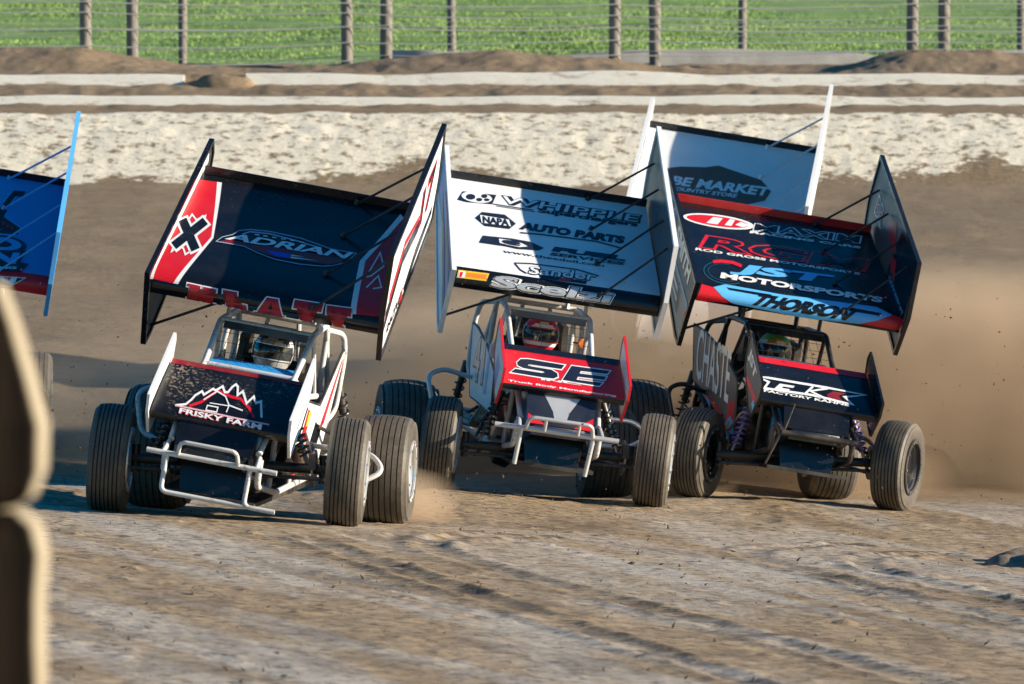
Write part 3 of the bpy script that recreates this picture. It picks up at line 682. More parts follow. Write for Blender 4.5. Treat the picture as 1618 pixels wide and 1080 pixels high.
   ('emblem','white',2,'P',[[(0.1613,0.2482),(0.2337,0.2993),(0.2233,0.3309),(0.1548,0.2824)],[(0.2337,0.2993),(0.2612,0.3945),(0.2478,0.4157),(0.2233,0.3309)],[(0.2612,0.3945),(0.2737,0.4679),(0.2607,0.4913),(0.2478,0.4157)],[(0.2737,0.4679),(0.3032,0.5396),(0.3008,0.5888),(0.2607,0.4913)],[(0.3032,0.5396),(0.3261,0.49),(0.3233,0.54),(0.3008,0.5888)],[(0.3261,0.49),(0.3735,0.6139),(0.3674,0.6553),(0.3233,0.54)],[(0.3735,0.6139),(0.3957,0.5944),(0.39,0.6356),(0.3674,0.6553)],[(0.3957,0.5944),(0.4285,0.6744),(0.4274,0.7268),(0.39,0.6356)],[(0.4285,0.6744),(0.4577,0.5957),(0.4614,0.6352),(0.4274,0.7268)],[(0.4577,0.5957),(0.4876,0.6093),(0.4758,0.6418),(0.4614,0.6352)],[(0.4876,0.6093),(0.5026,0.7109),(0.4892,0.7329),(0.4758,0.6418)],[(0.5026,0.7109),(0.5152,0.7464),(0.5107,0.7932),(0.4892,0.7329)],[(0.5152,0.7464),(0.5272,0.728),(0.5387,0.7502),(0.5107,0.7932)],[(0.5272,0.728),(0.5529,0.574),(0.5565,0.6437),(0.5387,0.7502)],[(0.5529,0.574),(0.5809,0.6527),(0.5797,0.7089),(0.5565,0.6437)],[(0.5809,0.6527),(0.6406,0.4752),(0.6374,0.5378),(0.5797,0.7089)],[(0.6406,0.4752),(0.671,0.6001),(0.6678,0.6626),(0.6374,0.5378)],[(0.671,0.6001),(0.7009,0.511),(0.7026,0.5592),(0.6678,0.6626)],[(0.7009,0.511),(0.7287,0.5523),(0.7339,0.6057),(0.7026,0.5592)],[(0.7287,0.5523),(0.7729,0.3211),(0.7861,0.3326),(0.7339,0.6057)]]),
   ('emblem','red',1,'P',[[(0.2596,0.2803),(0.3326,0.3781),(0.3191,0.4156),(0.2484,0.3207)],[(0.3326,0.3781),(0.4086,0.5953),(0.3993,0.6447),(0.3191,0.4156)],[(0.4086,0.5953),(0.5221,0.5408),(0.5211,0.5867),(0.3993,0.6447)],[(0.5221,0.5408),(0.5833,0.5392),(0.5857,0.5852),(0.5211,0.5867)],[(0.5833,0.5392),(0.6663,0.4224),(0.676,0.4584),(0.5857,0.5852)],[(0.6663,0.4224),(0.7221,0.2884),(0.7339,0.3194),(0.676,0.4584)]]),
   ('emblem','white',2,'P',[[(0.3394,0.4271),(0.4075,0.5952),(0.404,0.6187),(0.3328,0.4429)],[(0.4075,0.5952),(0.4741,0.5441),(0.478,0.5621),(0.404,0.6187)],[(0.4741,0.5441),(0.5232,0.4154),(0.5265,0.4348),(0.478,0.5621)],[(0.5232,0.4154),(0.632,0.372),(0.632,0.393),(0.5265,0.4348)]]),
   ('emblem','white',2.5,'P',[[(0.3879,0.3965),(0.5272,0.4042),(0.5261,0.4196),(0.3867,0.4116)]]),
   ('emblem','white',2.5,'P',[[(0.522,0.4072),(0.5216,0.307),(0.5294,0.3036),(0.5298,0.4039)]]),
   ('emblem','white',2,'P',[[(0.3821,0.3507),(0.4522,0.351),(0.4592,0.3701),(0.3736,0.3697)],[(0.4522,0.351),(0.4545,0.2917),(0.4629,0.2726),(0.4592,0.3701)],[(0.4545,0.2917),(0.3844,0.2917),(0.3775,0.2727),(0.4629,0.2726)],[(0.3844,0.2917),(0.3821,0.3507),(0.3736,0.3697),(0.3775,0.2727)]]),
   ('emblem','pink',3,'P',[[(0.1589,0.2531),(0.393,0.245),(0.3914,0.2697),(0.1572,0.2774)],[(0.393,0.245),(0.6283,0.227),(0.6269,0.2521),(0.3914,0.2697)],[(0.6283,0.227),(0.8501,0.2229),(0.8486,0.2484),(0.6269,0.2521)]]),
   ('lettering','red',1,'T',['FRISKY FARM',0.07,(0.198,0.1508),(0.8059,0.131),(0.1955,0.2479)]),
   ('lettering','white',2,'T',['FRISKY FARM',0.03,(0.2005,0.1598),(0.802,0.1375),(0.1982,0.2452)]),
  ],
  'W2': [
   ('stripe','black',1,'P',[[(0,0),(1,0),(1,0.19),(0,0.19)]]),
   ('emblem','navy',1,'P',[[(0.0432,0.7991),(0.0734,0.8872),(0.2414,0.8998),(0.2171,0.8063),(0.0871,0.7892)]]),
   ('emblem','white',2,'P',[[(0.2178,0.85),(0.2148,0.8387),(0.2082,0.8278),(0.1983,0.8179),(0.1855,0.8096),(0.1706,0.8031),(0.1542,0.7989),(0.1372,0.7972),(0.1204,0.798),(0.1047,0.8013),(0.0908,0.807),(0.0795,0.8147),(0.0713,0.824),(0.0666,0.8346),(0.0656,0.8458),(0.0685,0.8571),(0.0751,0.868),(0.085,0.8779),(0.0977,0.8862),(0.1127,0.8927),(0.1291,0.8969),(0.1462,0.8987),(0.1631,0.8979),(0.1788,0.8946),(0.1927,0.8889),(0.2041,0.8812),(0.2123,0.8719),(0.2169,0.8613)]]),
   ('emblem','navy',3,'P',[[(0.1342,0.8475),(0.1334,0.8413),(0.1314,0.8351),(0.1285,0.8293),(0.1246,0.8241),(0.1201,0.8199),(0.115,0.8167),(0.1098,0.8148),(0.1047,0.8142),(0.0998,0.8151),(0.0955,0.8173),(0.0919,0.8207),(0.0893,0.8252),(0.0878,0.8306),(0.0874,0.8365),(0.0882,0.8427),(0.0901,0.8488),(0.0931,0.8546),(0.0969,0.8598),(0.1015,0.8641),(0.1065,0.8673),(0.1118,0.8692),(0.1169,0.8697),(0.1218,0.8689),(0.1261,0.8667),(0.1297,0.8633),(0.1323,0.8588),(0.1338,0.8534)],[(0.1951,0.8713),(0.1946,0.867),(0.1933,0.8627),(0.1914,0.8586),(0.1889,0.8551),(0.1859,0.8521),(0.1826,0.8499),(0.1792,0.8487),(0.1759,0.8484),(0.1728,0.849),(0.17,0.8506),(0.1677,0.8531),(0.166,0.8563),(0.165,0.86),(0.1648,0.8642),(0.1654,0.8685),(0.1666,0.8728),(0.1686,0.8768),(0.1711,0.8804),(0.1741,0.8834),(0.1773,0.8855),(0.1807,0.8868),(0.1841,0.8871),(0.1872,0.8865),(0.19,0.8849),(0.1923,0.8824),(0.194,0.8792),(0.1949,0.8755)],[(0.1684,0.8313),(0.1678,0.8275),(0.1666,0.8238),(0.1647,0.8203),(0.1622,0.8171),(0.1592,0.8145),(0.156,0.8126),(0.1526,0.8114),(0.1493,0.811),(0.1461,0.8114),(0.1433,0.8127),(0.141,0.8147),(0.1393,0.8174),(0.1383,0.8206),(0.1381,0.8241),(0.1386,0.8279),(0.1399,0.8316),(0.1418,0.8351),(0.1443,0.8382),(0.1472,0.8409),(0.1504,0.8428),(0.1538,0.844),(0.1572,0.8444),(0.1603,0.844),(0.1631,0.8427),(0.1654,0.8407),(0.1671,0.838),(0.1681,0.8348)],[(0.2048,0.8399),(0.2044,0.8367),(0.2032,0.8336),(0.2015,0.8306),(0.1992,0.828),(0.1966,0.8257),(0.1936,0.824),(0.1905,0.823),(0.1875,0.8226),(0.1846,0.8229),(0.1821,0.8239),(0.18,0.8256),(0.1784,0.8278),(0.1775,0.8304),(0.1773,0.8334),(0.1778,0.8365),(0.1789,0.8396),(0.1806,0.8426),(0.1829,0.8452),(0.1856,0.8475),(0.1885,0.8492),(0.1916,0.8502),(0.1946,0.8506),(0.1975,0.8503),(0.2001,0.8493),(0.2022,0.8476),(0.2037,0.8454),(0.2046,0.8428)]]),
   ('lettering','navy',1,'T',['WHIPPLE',0.09,(0.245,0.821),(0.9543,0.8301),(0.2662,0.9057)]),
   ('lettering','white',2,'T',['WHIPPLE',0.008,(0.2549,0.83),(0.9447,0.8387),(0.2734,0.8979)]),
   ('lettering','navy',1,'P',[[(0.2203,0.8057),(0.421,0.803),(0.4219,0.8113),(0.2211,0.8139)]]),
   ('lettering','navy',1,'P',[[(0.2369,0.7934),(0.4273,0.791),(0.4279,0.7965),(0.2374,0.7989)]]),
   ('lettering.1','navy',1,'T',['Superchargers',0.05,(0.4406,0.7806),(0.9388,0.7844),(0.4488,0.8352)]),
   ('emblem.1','navy',1,'P',[[(0.1245,0.6536),(0.1628,0.7193),(0.275,0.7254),(0.3262,0.6564),(0.2899,0.5978),(0.1682,0.5923)]]),
   ('emblem.1','white',2,'P',[[(0.15,0.6866),(0.2921,0.6821),(0.2991,0.623),(0.1542,0.616)]]),
   ('emblem.1','navy',3,'T',['NAPA',0.05,(0.1597,0.6173),(0.2908,0.6197),(0.1619,0.6786)]),
   ('lettering.2','navy',1,'T',['AUTO PARTS',0.07,(0.3376,0.609),(0.8554,0.6156),(0.3558,0.6822)]),
   ('lettering.2','navy',1,'P',[[(0.3426,0.573),(0.4442,0.5847),(0.4453,0.5971),(0.3435,0.5854)],[(0.4442,0.5847),(0.7146,0.5968),(0.7163,0.6093),(0.4453,0.5971)],[(0.7146,0.5968),(0.8408,0.5683),(0.8429,0.5807),(0.7163,0.6093)]]),
   ('emblem.2','navy',1,'P',[[(0.1547,0.5014),(0.293,0.5135),(0.3869,0.5084),(0.4523,0.4696),(0.424,0.44),(0.316,0.4243),(0.2628,0.4321),(0.132,0.4313)]]),
   ('emblem.2','white',2,'P',[[(0.2316,0.4924),(0.2855,0.4941),(0.3454,0.4811),(0.3713,0.4601),(0.3302,0.4425),(0.2701,0.4473),(0.2335,0.455)]]),
   ('emblem.2','navy',3,'T',['e',0.06,(0.2368,0.4531),(0.3304,0.4452),(0.2519,0.4944)]),
   ('lettering.3','navy',1,'T',['FUEL',0.08,(0.4849,0.4502),(0.8476,0.4579),(0.5074,0.4974)]),
   ('lettering.3','navy',1,'T',['SERVICES',0.04,(0.4728,0.4109),(0.8384,0.4205),(0.4844,0.4406)]),
   ('lettering.4','navy',1,'T',['www.theedoil.com',0.02,(0.2436,0.3736),(0.7385,0.3755),(0.248,0.399)]),
   ('lettering.5','navy',1,'T',['Sander',0.07,(0.3532,0.2073),(0.6901,0.2341),(0.3702,0.291)]),
   ('lettering.5','white',2,'T',['Sander',0.015,(0.3588,0.2153),(0.6838,0.2408),(0.374,0.2864)]),
   ('lettering.5','navy',1,'P',[[(0.2968,0.2888),(0.3774,0.3048),(0.3782,0.3158),(0.2974,0.2997)],[(0.3774,0.3048),(0.5976,0.3128),(0.599,0.3239),(0.3782,0.3158)],[(0.5976,0.3128),(0.7057,0.284),(0.7076,0.295),(0.599,0.3239)]]),
   ('lettering.5','navy',1,'P',[[(0.2946,0.2868),(0.3194,0.235),(0.3235,0.2458),(0.2993,0.2962)],[(0.3194,0.235),(0.3486,0.2103),(0.3519,0.2218),(0.3235,0.2458)]]),
   ('lettering.5','navy',1,'P',[[(0.4133,0.2158),(0.6465,0.2281),(0.6382,0.1991),(0.4188,0.19)]]),
   ('lettering.5','red',2,'P',[[(0.5063,0.2158),(0.5629,0.2181),(0.5587,0.2009),(0.5054,0.198)]]),
   ('sticker','yellow',2,'P',[[(0.0196,0.157),(0.169,0.1646),(0.1565,0.0942),(0.0142,0.0883)]]),
   ('sticker','white',3,'P',[[(0.024,0.1472),(0.0538,0.1487),(0.0495,0.0965),(0.0211,0.0966)]]),
   ('sticker','red',4,'P',[[(0.0284,0.1401),(0.0443,0.1411),(0.0364,0.0988),(0.0258,0.0991)]]),
   ('sticker','orange',3,'P',[[(0.0622,0.1426),(0.1585,0.1486),(0.1518,0.1093),(0.0578,0.1065)]]),
   ('lettering.6','white',2,'T',['Scelzi',0.085,(0.1665,0.0425),(0.7615,0.0448),(0.1934,0.1621)]),
   ('lettering.6','black',3,'T',['Scelzi',0.055,(0.1707,0.0489),(0.7579,0.0508),(0.1952,0.1571)]),
   ('lettering.6','silver',4,'T',['Scelzi',0.03,(0.1749,0.0552),(0.753,0.0578),(0.1983,0.1511)]),
  ],
  'F2': [
   ('stripe','black',1,'P',[[(0,0.88),(1,0.88),(1,1),(0,1)]]),
   ('stripe.1','black',1,'P',[[(0,0),(1,0),(1,0.13),(0,0.13)]]),
   ('lettering','white',1,'P',[[(0.5027,0.6739),(0.4888,0.6287),(0.4953,0.5773),(0.5403,0.7232)],[(0.4888,0.6287),(0.2808,0.6301),(0.2779,0.5788),(0.4953,0.5773)],[(0.2808,0.6301),(0.2208,0.6304),(0.2268,0.5791),(0.2779,0.5788)],[(0.2208,0.6304),(0.1961,0.5575),(0.2323,0.5952),(0.2268,0.5791)],[(0.1961,0.5575),(0.2396,0.5391),(0.2439,0.5903),(0.2323,0.5952)],[(0.2396,0.5391),(0.4045,0.5307),(0.4116,0.5818),(0.2439,0.5903)],[(0.4045,0.5307),(0.444,0.4765),(0.4624,0.5122),(0.4116,0.5818)],[(0.444,0.4765),(0.4444,0.4321),(0.4632,0.4048),(0.4624,0.5122)],[(0.4444,0.4321),(0.4178,0.3947),(0.42,0.344),(0.4632,0.4048)],[(0.4178,0.3947),(0.3509,0.3859),(0.3483,0.3346),(0.42,0.344)],[(0.3509,0.3859),(0.0887,0.3938),(0.0486,0.3526),(0.3483,0.3346)],[(0.0887,0.3938),(0.1088,0.4355),(0.1043,0.487),(0.0486,0.3526)],[(0.1088,0.4355),(0.3231,0.4277),(0.3235,0.4791),(0.1043,0.487)],[(0.3231,0.4277),(0.3716,0.473),(0.3311,0.477),(0.3235,0.4791)],[(0.3716,0.473),(0.3363,0.5202),(0.33,0.469),(0.3311,0.477)],[(0.3363,0.5202),(0.1791,0.5291),(0.1734,0.478),(0.33,0.469)],[(0.1791,0.5291),(0.139,0.5655),(0.1222,0.5244),(0.1734,0.478)],[(0.139,0.5655),(0.1368,0.6007),(0.1166,0.6135),(0.1222,0.5244)],[(0.1368,0.6007),(0.1633,0.6695),(0.157,0.718),(0.1166,0.6135)],[(0.1633,0.6695),(0.2244,0.6912),(0.2262,0.7425),(0.157,0.718)],[(0.2244,0.6912),(0.5027,0.6739),(0.5403,0.7232),(0.2262,0.7425)]]),
   ('lettering','navy',2,'P',[[(0.5215,0.6985),(0.4921,0.603),(0.2793,0.6045),(0.2238,0.6047),(0.2142,0.5763),(0.2418,0.5647),(0.4081,0.5562),(0.4532,0.4944),(0.4538,0.4184),(0.4189,0.3694),(0.3496,0.3602),(0.0686,0.3732),(0.1065,0.4612),(0.3233,0.4534),(0.3513,0.475),(0.3332,0.4946),(0.1763,0.5035),(0.1306,0.5449),(0.1267,0.6071),(0.1602,0.6938),(0.2253,0.7168)]]),
   ('lettering','white',1,'P',[[(0.5857,0.6819),(0.8771,0.6903),(0.9171,0.7405),(0.578,0.733)],[(0.8771,0.6903),(0.8674,0.6639),(0.8732,0.613),(0.9171,0.7405)],[(0.8674,0.6639),(0.6503,0.649),(0.6584,0.5984),(0.8732,0.613)],[(0.6503,0.649),(0.6223,0.5365),(0.6563,0.5898),(0.6584,0.5984)],[(0.6223,0.5365),(0.844,0.5506),(0.879,0.6041),(0.6563,0.5898)],[(0.844,0.5506),(0.8374,0.5253),(0.8451,0.4745),(0.879,0.6041)],[(0.8374,0.5253),(0.6194,0.5126),(0.6285,0.4619),(0.8451,0.4745)],[(0.6194,0.5126),(0.5931,0.3901),(0.6244,0.443),(0.6285,0.4619)],[(0.5931,0.3901),(0.8011,0.4042),(0.8412,0.4511),(0.6244,0.443)],[(0.8011,0.4042),(0.7895,0.3784),(0.7942,0.3265),(0.8412,0.4511)],[(0.7895,0.3784),(0.5096,0.3922),(0.4755,0.3423),(0.7942,0.3265)],[(0.5096,0.3922),(0.5857,0.6819),(0.578,0.733),(0.4755,0.3423)]]),
   ('lettering','navy',2,'P',[[(0.5819,0.7074),(0.8971,0.7154),(0.8703,0.6385),(0.6544,0.6237),(0.6393,0.5631),(0.8615,0.5773),(0.8413,0.4999),(0.624,0.4873),(0.6088,0.4165),(0.8212,0.4276),(0.7919,0.3524),(0.4926,0.3672)]]),
   ('lettering.1','white',1,'T',['INC.',0.05,(0.3119,0.3027),(0.6454,0.3088),(0.3162,0.3421)]),
   ('lettering.2','white',1,'T',['Truck Body Manufacturing',0.03,(0.0369,0.1602),(0.9273,0.1567),(0.042,0.2101)]),
  ],
  'W3': [
   ('emblem','white',1,'P',[[(0.3914,0.857),(0.3839,0.841),(0.3679,0.8253),(0.344,0.8109),(0.3137,0.7984),(0.2783,0.7885),(0.2396,0.7816),(0.1997,0.7781),(0.1604,0.7781),(0.1237,0.7817),(0.0915,0.7885),(0.0653,0.7984),(0.0465,0.8106),(0.0361,0.8248),(0.0345,0.84),(0.0418,0.8558),(0.0577,0.8711),(0.0815,0.8854),(0.1118,0.8979),(0.1473,0.908),(0.1861,0.9151),(0.2262,0.9189),(0.2656,0.9192),(0.3025,0.9159),(0.3348,0.9092),(0.3609,0.8994),(0.3797,0.887),(0.39,0.8726)]]),
   ('emblem','red',2,'P',[[(0.3655,0.8548),(0.3592,0.8426),(0.3455,0.8306),(0.3249,0.8195),(0.2986,0.8099),(0.2678,0.8021),(0.234,0.7967),(0.199,0.7938),(0.1645,0.7936),(0.1323,0.7961),(0.1038,0.8011),(0.0807,0.8084),(0.0639,0.8177),(0.0545,0.8283),(0.0527,0.8399),(0.0588,0.8519),(0.0725,0.8637),(0.093,0.8746),(0.1194,0.8843),(0.1502,0.8921),(0.184,0.8977),(0.2191,0.9008),(0.2537,0.9012),(0.2861,0.8989),(0.3146,0.894),(0.3377,0.8867),(0.3544,0.8774),(0.3638,0.8666)]]),
   ('emblem','white',3,'P',[[(0.1452,0.8068),(0.1885,0.8813),(0.2379,0.8855),(0.2011,0.81)],[(0.2372,0.8155),(0.2731,0.8881),(0.299,0.8879),(0.2723,0.8179)],[(0.2931,0.8376),(0.3259,0.8772),(0.3771,0.859),(0.3285,0.824)]]),
   ('lettering','white',2,'T',['MAXIM',0.055,(0.3743,0.804),(0.925,0.8562),(0.3974,0.8922)]),
   ('lettering','black',3,'T',['MAXIM',0.012,(0.3826,0.812),(0.9167,0.8606),(0.4027,0.8871)]),
   ('lettering.1','white',1,'T',['RACING CARS',0.05,(0.3565,0.7784),(0.9184,0.8054),(0.3648,0.8052)]),
   ('lettering.2','red',1,'T',['RGM',0.06,(0.0624,0.5293),(0.897,0.5555),(0.1238,0.6829)]),
   ('lettering.2','black',2,'T',['RGM',0.02,(0.0858,0.5413),(0.8761,0.5646),(0.141,0.6719)]),
   ('lettering.3','white',1,'T',['ROD GROSS MOTORSPORTS',0.035,(0.0445,0.5003),(0.8608,0.5198),(0.0525,0.5266)]),
   ('emblem.1','red',2,'P',[[(0.1162,0.3872),(0.1557,0.4085),(0.1589,0.4418),(0.1171,0.4191)],[(0.1557,0.4085),(0.2125,0.414),(0.2208,0.4479),(0.1589,0.4418)],[(0.2125,0.414),(0.2526,0.3913),(0.2634,0.4239),(0.2208,0.4479)]]),
   ('emblem.1','teal',1,'P',[[(0.2203,0.2346),(0.1974,0.2194),(0.1971,0.2101),(0.2204,0.2254)],[(0.1974,0.2194),(0.1731,0.2093),(0.1721,0.1997),(0.1971,0.2101)],[(0.1731,0.2093),(0.1485,0.2047),(0.1468,0.1949),(0.1721,0.1997)],[(0.1485,0.2047),(0.1248,0.2057),(0.1225,0.1959),(0.1468,0.1949)],[(0.1248,0.2057),(0.1033,0.2122),(0.1004,0.2027),(0.1225,0.1959)],[(0.1033,0.2122),(0.085,0.224),(0.0815,0.2149),(0.1004,0.2027)],[(0.085,0.224),(0.071,0.2402),(0.0667,0.232),(0.0815,0.2149)],[(0.071,0.2402),(0.0618,0.26),(0.0568,0.2533),(0.0667,0.232)],[(0.0618,0.26),(0.0579,0.282),(0.0524,0.2779),(0.0568,0.2533)],[(0.0579,0.282),(0.0592,0.3052),(0.0539,0.3048),(0.0524,0.2779)],[(0.0592,0.3052),(0.0656,0.3289),(0.0614,0.3322),(0.0539,0.3048)],[(0.0656,0.3289),(0.0771,0.3522),(0.0742,0.3583),(0.0614,0.3322)],[(0.0771,0.3522),(0.0932,0.3741),(0.0916,0.3818),(0.0742,0.3583)],[(0.0932,0.3741),(0.1132,0.3931),(0.1126,0.4019),(0.0916,0.3818)],[(0.1132,0.3931),(0.136,0.4083),(0.1362,0.4176),(0.1126,0.4019)],[(0.136,0.4083),(0.1604,0.4186),(0.1614,0.4283),(0.1362,0.4176)],[(0.1604,0.4186),(0.1852,0.4236),(0.1868,0.4334),(0.1614,0.4283)],[(0.1852,0.4236),(0.209,0.4229),(0.2113,0.4327),(0.1868,0.4334)],[(0.209,0.4229),(0.2308,0.4165),(0.2334,0.4263),(0.2113,0.4327)]]),
   ('emblem.1','teal',1,'P',[[(0.1923,0.2394),(0.1724,0.2314),(0.1718,0.2259),(0.1919,0.234)],[(0.1724,0.2314),(0.1523,0.2276),(0.1514,0.2221),(0.1718,0.2259)],[(0.1523,0.2276),(0.1329,0.2283),(0.1317,0.2228),(0.1514,0.2221)],[(0.1329,0.2283),(0.1153,0.2334),(0.1137,0.2279),(0.1317,0.2228)],[(0.1153,0.2334),(0.1003,0.2426),(0.0983,0.2373),(0.1137,0.2279)],[(0.1003,0.2426),(0.0887,0.2553),(0.0863,0.2505),(0.0983,0.2373)],[(0.0887,0.2553),(0.081,0.2709),(0.0782,0.2669),(0.0863,0.2505)],[(0.081,0.2709),(0.0776,0.2883),(0.0745,0.2859),(0.0782,0.2669)],[(0.0776,0.2883),(0.0786,0.3068),(0.0756,0.3066),(0.0745,0.2859)],[(0.0786,0.3068),(0.0838,0.3257),(0.0814,0.3276),(0.0756,0.3066)],[(0.0838,0.3257),(0.0932,0.3442),(0.0916,0.3478),(0.0814,0.3276)],[(0.0932,0.3442),(0.1063,0.3615),(0.1055,0.366),(0.0916,0.3478)],[(0.1063,0.3615),(0.1226,0.3765),(0.1223,0.3816),(0.1055,0.366)],[(0.1226,0.3765),(0.1412,0.3885),(0.1414,0.3938),(0.1223,0.3816)],[(0.1412,0.3885),(0.1611,0.3966),(0.1617,0.4021),(0.1414,0.3938)],[(0.1611,0.3966),(0.1813,0.4006),(0.1822,0.4062),(0.1617,0.4021)],[(0.1813,0.4006),(0.2008,0.4001),(0.2019,0.4057),(0.1822,0.4062)]]),
   ('lettering.4','sky',2,'T',['JST',0.05,(0.1732,0.3064),(0.6502,0.3462),(0.2533,0.4305)]),
   ('lettering.5','white',3,'T',['MOTORSPORTS',0.05,(0.1261,0.2456),(0.9211,0.2592),(0.1424,0.3061)]),
   ('stripe.1','red',1,'P',[[(0.0287,0.1571),(0.0858,0.1455),(0.1322,0.0708),(0.186,0.0313),(0.0079,-0.001)],[(0.9588,0.1554),(1.0155,0.1431),(0.9966,0.0261),(0.804,0.0273),(0.8758,0.0771)]]),
   ('emblem.2','sky',2,'P',[[(0.0858,0.1455),(0.1457,0.192),(0.4219,0.1811),(0.8857,0.2118),(0.9588,0.1554),(0.8758,0.0771),(0.804,0.0273),(0.5461,0.0005),(0.1857,0.0285),(0.1322,0.0708)]]),
   ('emblem.2','black',3,'P',[[(0.1497,0.1623),(0.3687,0.1627),(0.3618,0.1352),(0.162,0.1415)],[(0.7407,0.1622),(0.9077,0.1553),(0.8894,0.1266),(0.7438,0.1286)]]),
   ('lettering.6','black',3,'T',['THORSON',0.07,(0.2564,0.0428),(0.7326,0.0387),(0.3169,0.157)]),
  ],
  'F3': [
   ('stripe','red',1,'P',[[(0,0.88),(1,0.88),(1,1),(0,1)]]),
   ('emblem','white',1,'P',[[(0.0354,0.5553),(0.0975,0.5496),(0.1025,0.5938),(-0.0016,0.5685)],[(0.0975,0.5496),(0.6021,0.538),(0.6084,0.5837),(0.1025,0.5938)],[(0.6021,0.538),(0.924,0.5297),(0.9641,0.5398),(0.6084,0.5837)],[(0.924,0.5297),(0.7283,0.4339),(0.7641,0.4156),(0.9641,0.5398)],[(0.7283,0.4339),(0.7886,0.3091),(0.821,0.2761),(0.7641,0.4156)],[(0.7886,0.3091),(0.5895,0.3567),(0.5825,0.3112),(0.821,0.2761)],[(0.5895,0.3567),(0.4621,0.3792),(0.456,0.3339),(0.5825,0.3112)],[(0.4621,0.3792),(0.0664,0.3649),(0.0298,0.3198),(0.456,0.3339)],[(0.0664,0.3649),(0.1142,0.4979),(0.0849,0.4733),(0.0298,0.3198)],[(0.1142,0.4979),(0.0354,0.5553),(-0.0016,0.5685),(0.0849,0.4733)]]),
   ('emblem','white',2,'P',[[(0.117,0.3242),(0.1934,0.4838),(0.3226,0.4835),(0.3013,0.4367),(0.2192,0.4364),(0.2023,0.3999),(0.2726,0.3996),(0.2579,0.3607),(0.1841,0.3602),(0.1637,0.3228)]]),
   ('emblem','white',2,'P',[[(0.3981,0.3285),(0.4898,0.5187),(0.4808,0.5493),(0.3891,0.3591)]]),
   ('emblem','white',2.5,'P',[[(0.6158,0.5651),(0.4338,0.4284),(0.4725,0.4276),(0.6152,0.5213)],[(0.4338,0.4284),(0.5621,0.3011),(0.5729,0.3445),(0.4725,0.4276)]]),
   ('emblem','darkred',2,'P',[[(0.6525,0.4951),(0.7705,0.5005),(0.6934,0.4241),(0.7168,0.3299),(0.5996,0.3555),(0.5903,0.4118)]]),
   ('lettering','white',1,'T',['FACTORY KAHNE',0.03,(0.0368,0.2679),(0.7713,0.2443),(0.0466,0.3219)]),
  ],
  'W4': [
   ('emblem','brown',1,'P',[[(0.0815,0.5561),(0.1263,0.6438),(0.2366,0.6902),(0.3762,0.7187),(0.4477,0.7521),(0.5596,0.7235),(0.7084,0.6854),(0.7763,0.6009),(0.7527,0.5139),(0.6244,0.4379),(0.5035,0.4385),(0.4369,0.3685),(0.3444,0.346),(0.2749,0.4171),(0.0984,0.4804)]]),
   ('lettering','white',2,'T',['ELBE MARKET',0.04,(0.0934,0.514),(0.7595,0.5532),(0.1072,0.5943)]),
   ('lettering.1','white',2,'T',['COUNTRY STORE',0.03,(0.2008,0.4736),(0.5875,0.4978),(0.2066,0.5078)]),
  ],
  'W5': [
   ('stripe','red',1,'P',[[(0,0),(1,0),(1,0.19),(0,0.19)]]),
   ('emblem','sky',1,'P',[[(0.6792,0.5891),(0.7559,0.8324),(0.7193,0.8582),(0.6428,0.6147)]]),
   ('emblem','black',2,'P',[[(0.6739,0.5927),(0.7536,0.8426),(0.7278,0.8612),(0.6481,0.6111)]]),
   ('emblem','black',3,'P',[[(0.7358,0.8814),(0.8004,0.892),(0.7856,0.8427),(0.728,0.831)]]),
   ('emblem','sky',1,'P',[[(0.5617,0.6789),(0.7338,0.714),(0.7168,0.6436),(0.8135,0.5687),(0.809,0.4896),(0.5733,0.459)]]),
   ('emblem','black',2.5,'P',[[(0.5623,0.6679),(0.7242,0.6996),(0.7083,0.6362),(0.8043,0.561),(0.8004,0.4998),(0.5727,0.47)]]),
   ('emblem','red',3,'P',[[(0.6746,0.6011),(0.6898,0.5975),(0.6966,0.5687),(0.6802,0.5718)],[(0.7022,0.594),(0.7173,0.5904),(0.7242,0.5617),(0.7077,0.5648)],[(0.7266,0.5804),(0.7418,0.5768),(0.7486,0.5481),(0.7321,0.5512)],[(0.7496,0.5685),(0.7648,0.5649),(0.7716,0.5362),(0.7551,0.5393)]]),
   ('lettering','navy',2.8,'P',[[(0.8549,0.4063),(0.8508,0.3898),(0.8405,0.3736),(0.8247,0.3586),(0.804,0.3456),(0.7796,0.3351),(0.7527,0.3278),(0.7245,0.324),(0.6966,0.3238),(0.6703,0.3274),(0.6469,0.3345),(0.6276,0.3448),(0.6133,0.3577),(0.6049,0.3727),(0.6026,0.389),(0.6066,0.4057),(0.6168,0.422),(0.6326,0.4371),(0.6532,0.4501),(0.6777,0.4605),(0.7047,0.4677),(0.7329,0.4714),(0.7609,0.4715),(0.7873,0.4678),(0.8108,0.4606),(0.8301,0.4503),(0.8443,0.4374),(0.8527,0.4225)]]),
   ('lettering','sky',3.3,'P',[[(0.8283,0.4067),(0.825,0.3941),(0.817,0.3819),(0.8045,0.3705),(0.7882,0.3606),(0.7689,0.3526),(0.7477,0.347),(0.7255,0.344),(0.7034,0.3439),(0.6826,0.3465),(0.6641,0.3518),(0.6488,0.3596),(0.6376,0.3694),(0.6308,0.3807),(0.629,0.393),(0.6322,0.4057),(0.6402,0.418),(0.6527,0.4295),(0.6689,0.4394),(0.6882,0.4473),(0.7095,0.4529),(0.7318,0.4558),(0.7539,0.4558),(0.7748,0.4531),(0.7933,0.4477),(0.8086,0.44),(0.8198,0.4302),(0.8265,0.4189)]]),
